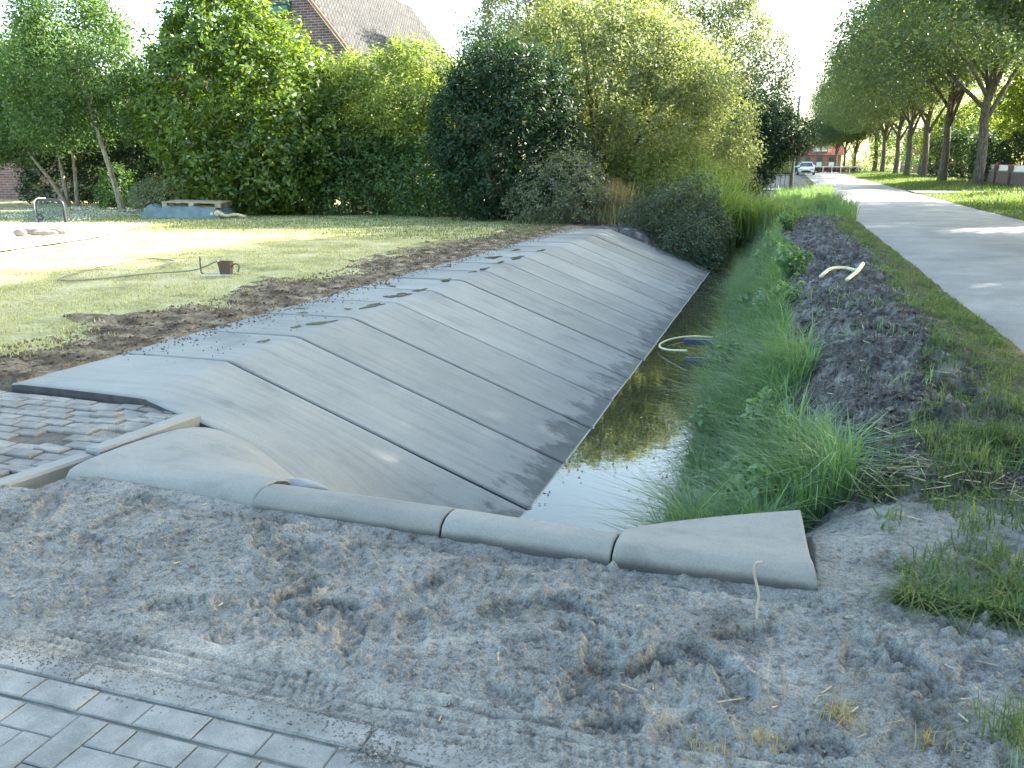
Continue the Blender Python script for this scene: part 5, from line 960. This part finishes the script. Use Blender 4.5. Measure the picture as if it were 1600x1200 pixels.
for x in (-.62, .62): 
    b = MB(); b.tube([(x * 1.32, -1.06, .94), (x, -.34, 1.43)], .035, 5); b.build('pillar', CARP, cr)
    b = MB(); b.box(x - .17, x + .17, -2.04, -1.9, .60, .74, .03); b.build('headlight', MAT_ZINC, cr)
    b = MB(); b.box(x * 1.5 - .09, x * 1.5 + .09, -.85, -.72, .98, 1.12, .02); b.build('mirror', CARP, cr)
    for y in (-1.3, 1.3):
        b = MB(); b.tube([(x * 1.45 - .10, y, .31), (x * 1.45 + .10, y, .31)], .31, 16); wh = b.build('wheel', MAT_BLACK, cr); b = MB(); b.tube([(x * 1.45 - .11, y, .31), (x * 1.45 + .11, y, .31)], .19, 12); b.build('rim', MAT_ZINC, wh)
b = MB(); b.box(-.5, .5, -2.075, -2.0, .33, .5, .01); b.build('grille', MAT_BLACK, cr); b = MB(); b.box(-.85, .85, -2.06, -1.98, .24, .30, .01); b.build('bumper', MAT_BLACK, cr)
b = MB(); b.box(-.26, .26, -2.085, -2.076, .53, .62); b.build('number_plate', plain('yellow plate', (.65, .5, .05), .5), cr)
# iron fence over the culvert, lamp pole and thin post
fz = float(rise(np.array(50.5))); fe = thing('iron_fence', 'low black iron bar fence across the end of the ditch', 'fence', (-3.2, 50.5, fz - .1))
MB().box(0, 3.5, -.025, .025, 1.12, 1.17).build('top_rail', MAT_BLACK, fe); MB().box(0, 3.5, -.02, .02, .20, .24).build('bottom_rail', MAT_BLACK, fe)
for q in np.arange(.12, 3.45, .245): b = MB(); b.tube([(q, 0, .05), (q, 0, 1.12)], .013, 5); b.build('bar', MAT_BLACK, fe)
for q in (0, 1.45, 3.44): MB().box(q, q + .07, -.035, .035, -.3, 1.25, .005).build('post', MAT_BLACK, fe)
pz = float(rise(np.array(49.2))); pl = thing('lamp_post', 'slim grey pole standing at the left road edge before the house', 'pole', (.22, 49.2, pz))
b = MB(); b.tube([(0, 0, -.2), (0, 0, 1.1), (.02, 0, 1.3), (.06, 0, 4.8)], [.10, .10, .075, .06], 10); b.build('shaft', plain('grey pole', (.22, .22, .22), .6), pl, True)
b = MB(); b.tube([(.06, 0, 4.78), (.06, -.1, 4.9), (.06, -.45, 5.0)], [.05, .045, .04], 8); b.build('arm', MAT_ZINC, pl, True)
b = MB(); b.box(-.04, .16, -.95, -.42, 4.95, 5.06, .03); b.build('lamp_head', MAT_ZINC, pl)
t2 = thing('signpost', 'thin white post standing behind the iron fence', 'post', (-.9, 60, float(rise(np.array(60.))))); b = MB(); b.tube([(0, 0, -.2), (-.08, 0, 2.9)], .035, 8); b.build('shaft', MAT_WHITE, t2, True)
b = MB(); b.tube([(-.08, 0, 2.9), (-.08, 0, 2.97)], .05, 8); b.build('cap', MAT_ZINC, t2, True)
# brick garden wall with piers and picket fence
BRICK_WALL = brickmat('garden wall brick', (.10, .055, .045), (.16, .085, .065), (.17, .15, .14), 1, (math.radians(-90), 0, 0))
def along(p0, p1):
    L = math.dist(p0, p1); return L, math.atan2(p1[1] - p0[1], p1[0] - p0[0])
wall_pts = [(13.3, 56.0), (13.7, 62), (14.1, 68), (14.5, 74), (14.9, 80)]
for k in range(4):
    p0, p1 = wall_pts[k], wall_pts[k + 1]; L, a = along(p0, p1); z = float(rise(np.array(p0[1] * 1.0)))
    lab = ['nearest', 'second', 'third', 'farthest'][k]
    wl_ = thing('garden_wall', '%s bay of the dark brick garden wall right of the road' % lab, 'wall', (p0[0], p0[1], z), a, 'bays of the brick garden wall')
    MB().box(0, L, -.11, .11, -.3, 1.0).build('wall', BRICK_WALL, wl_); b = MB(); b.box(0.3, L - .3, -.14, .14, 1.0, 1.06, .01); b.build('coping', MAT_KERB, wl_)
    b = MB(); b.box(-.24, .24, -.24, .24, -.3, 1.35, .01); pr_ = b.build('pier', BRICK_WALL, wl_); b = MB(); b.box(-.28, .28, -.28, .28, 1.35, 1.45, .02); b.build('cap', plain('red cap', (.34, .09, .07), .8), pr_)
    pf = thing('picket_fence', '%s panel of white pickets on the brick garden wall' % lab, 'fence', (p0[0], p0[1], z), a, 'white picket panels on the wall')
    b = MB(); b.box(.28, L - .28, -.02, .02, 1.10, 1.15); b.build('rail', MAT_WHITE, pf); b = MB()
    for q in np.arange(.34, L - .34, .13): b.add([(q, -.035, 1.061), (q + .07, -.035, 1.061), (q + .07, -.035, 1.38), (q + .035, -.035, 1.44), (q, -.035, 1.38), (q, -.021, 1.061), (q + .07, -.021, 1.061), (q + .07, -.021, 1.38), (q + .035, -.021, 1.44), (q, -.021, 1.38)], [(0, 1, 2, 3, 4), (9, 8, 7, 6, 5)] + [(j, 5 + j, 5 + (j + 1) % 5, (j + 1) % 5) for j in range(5)])
    b.build('pickets', MAT_WHITE, pf)
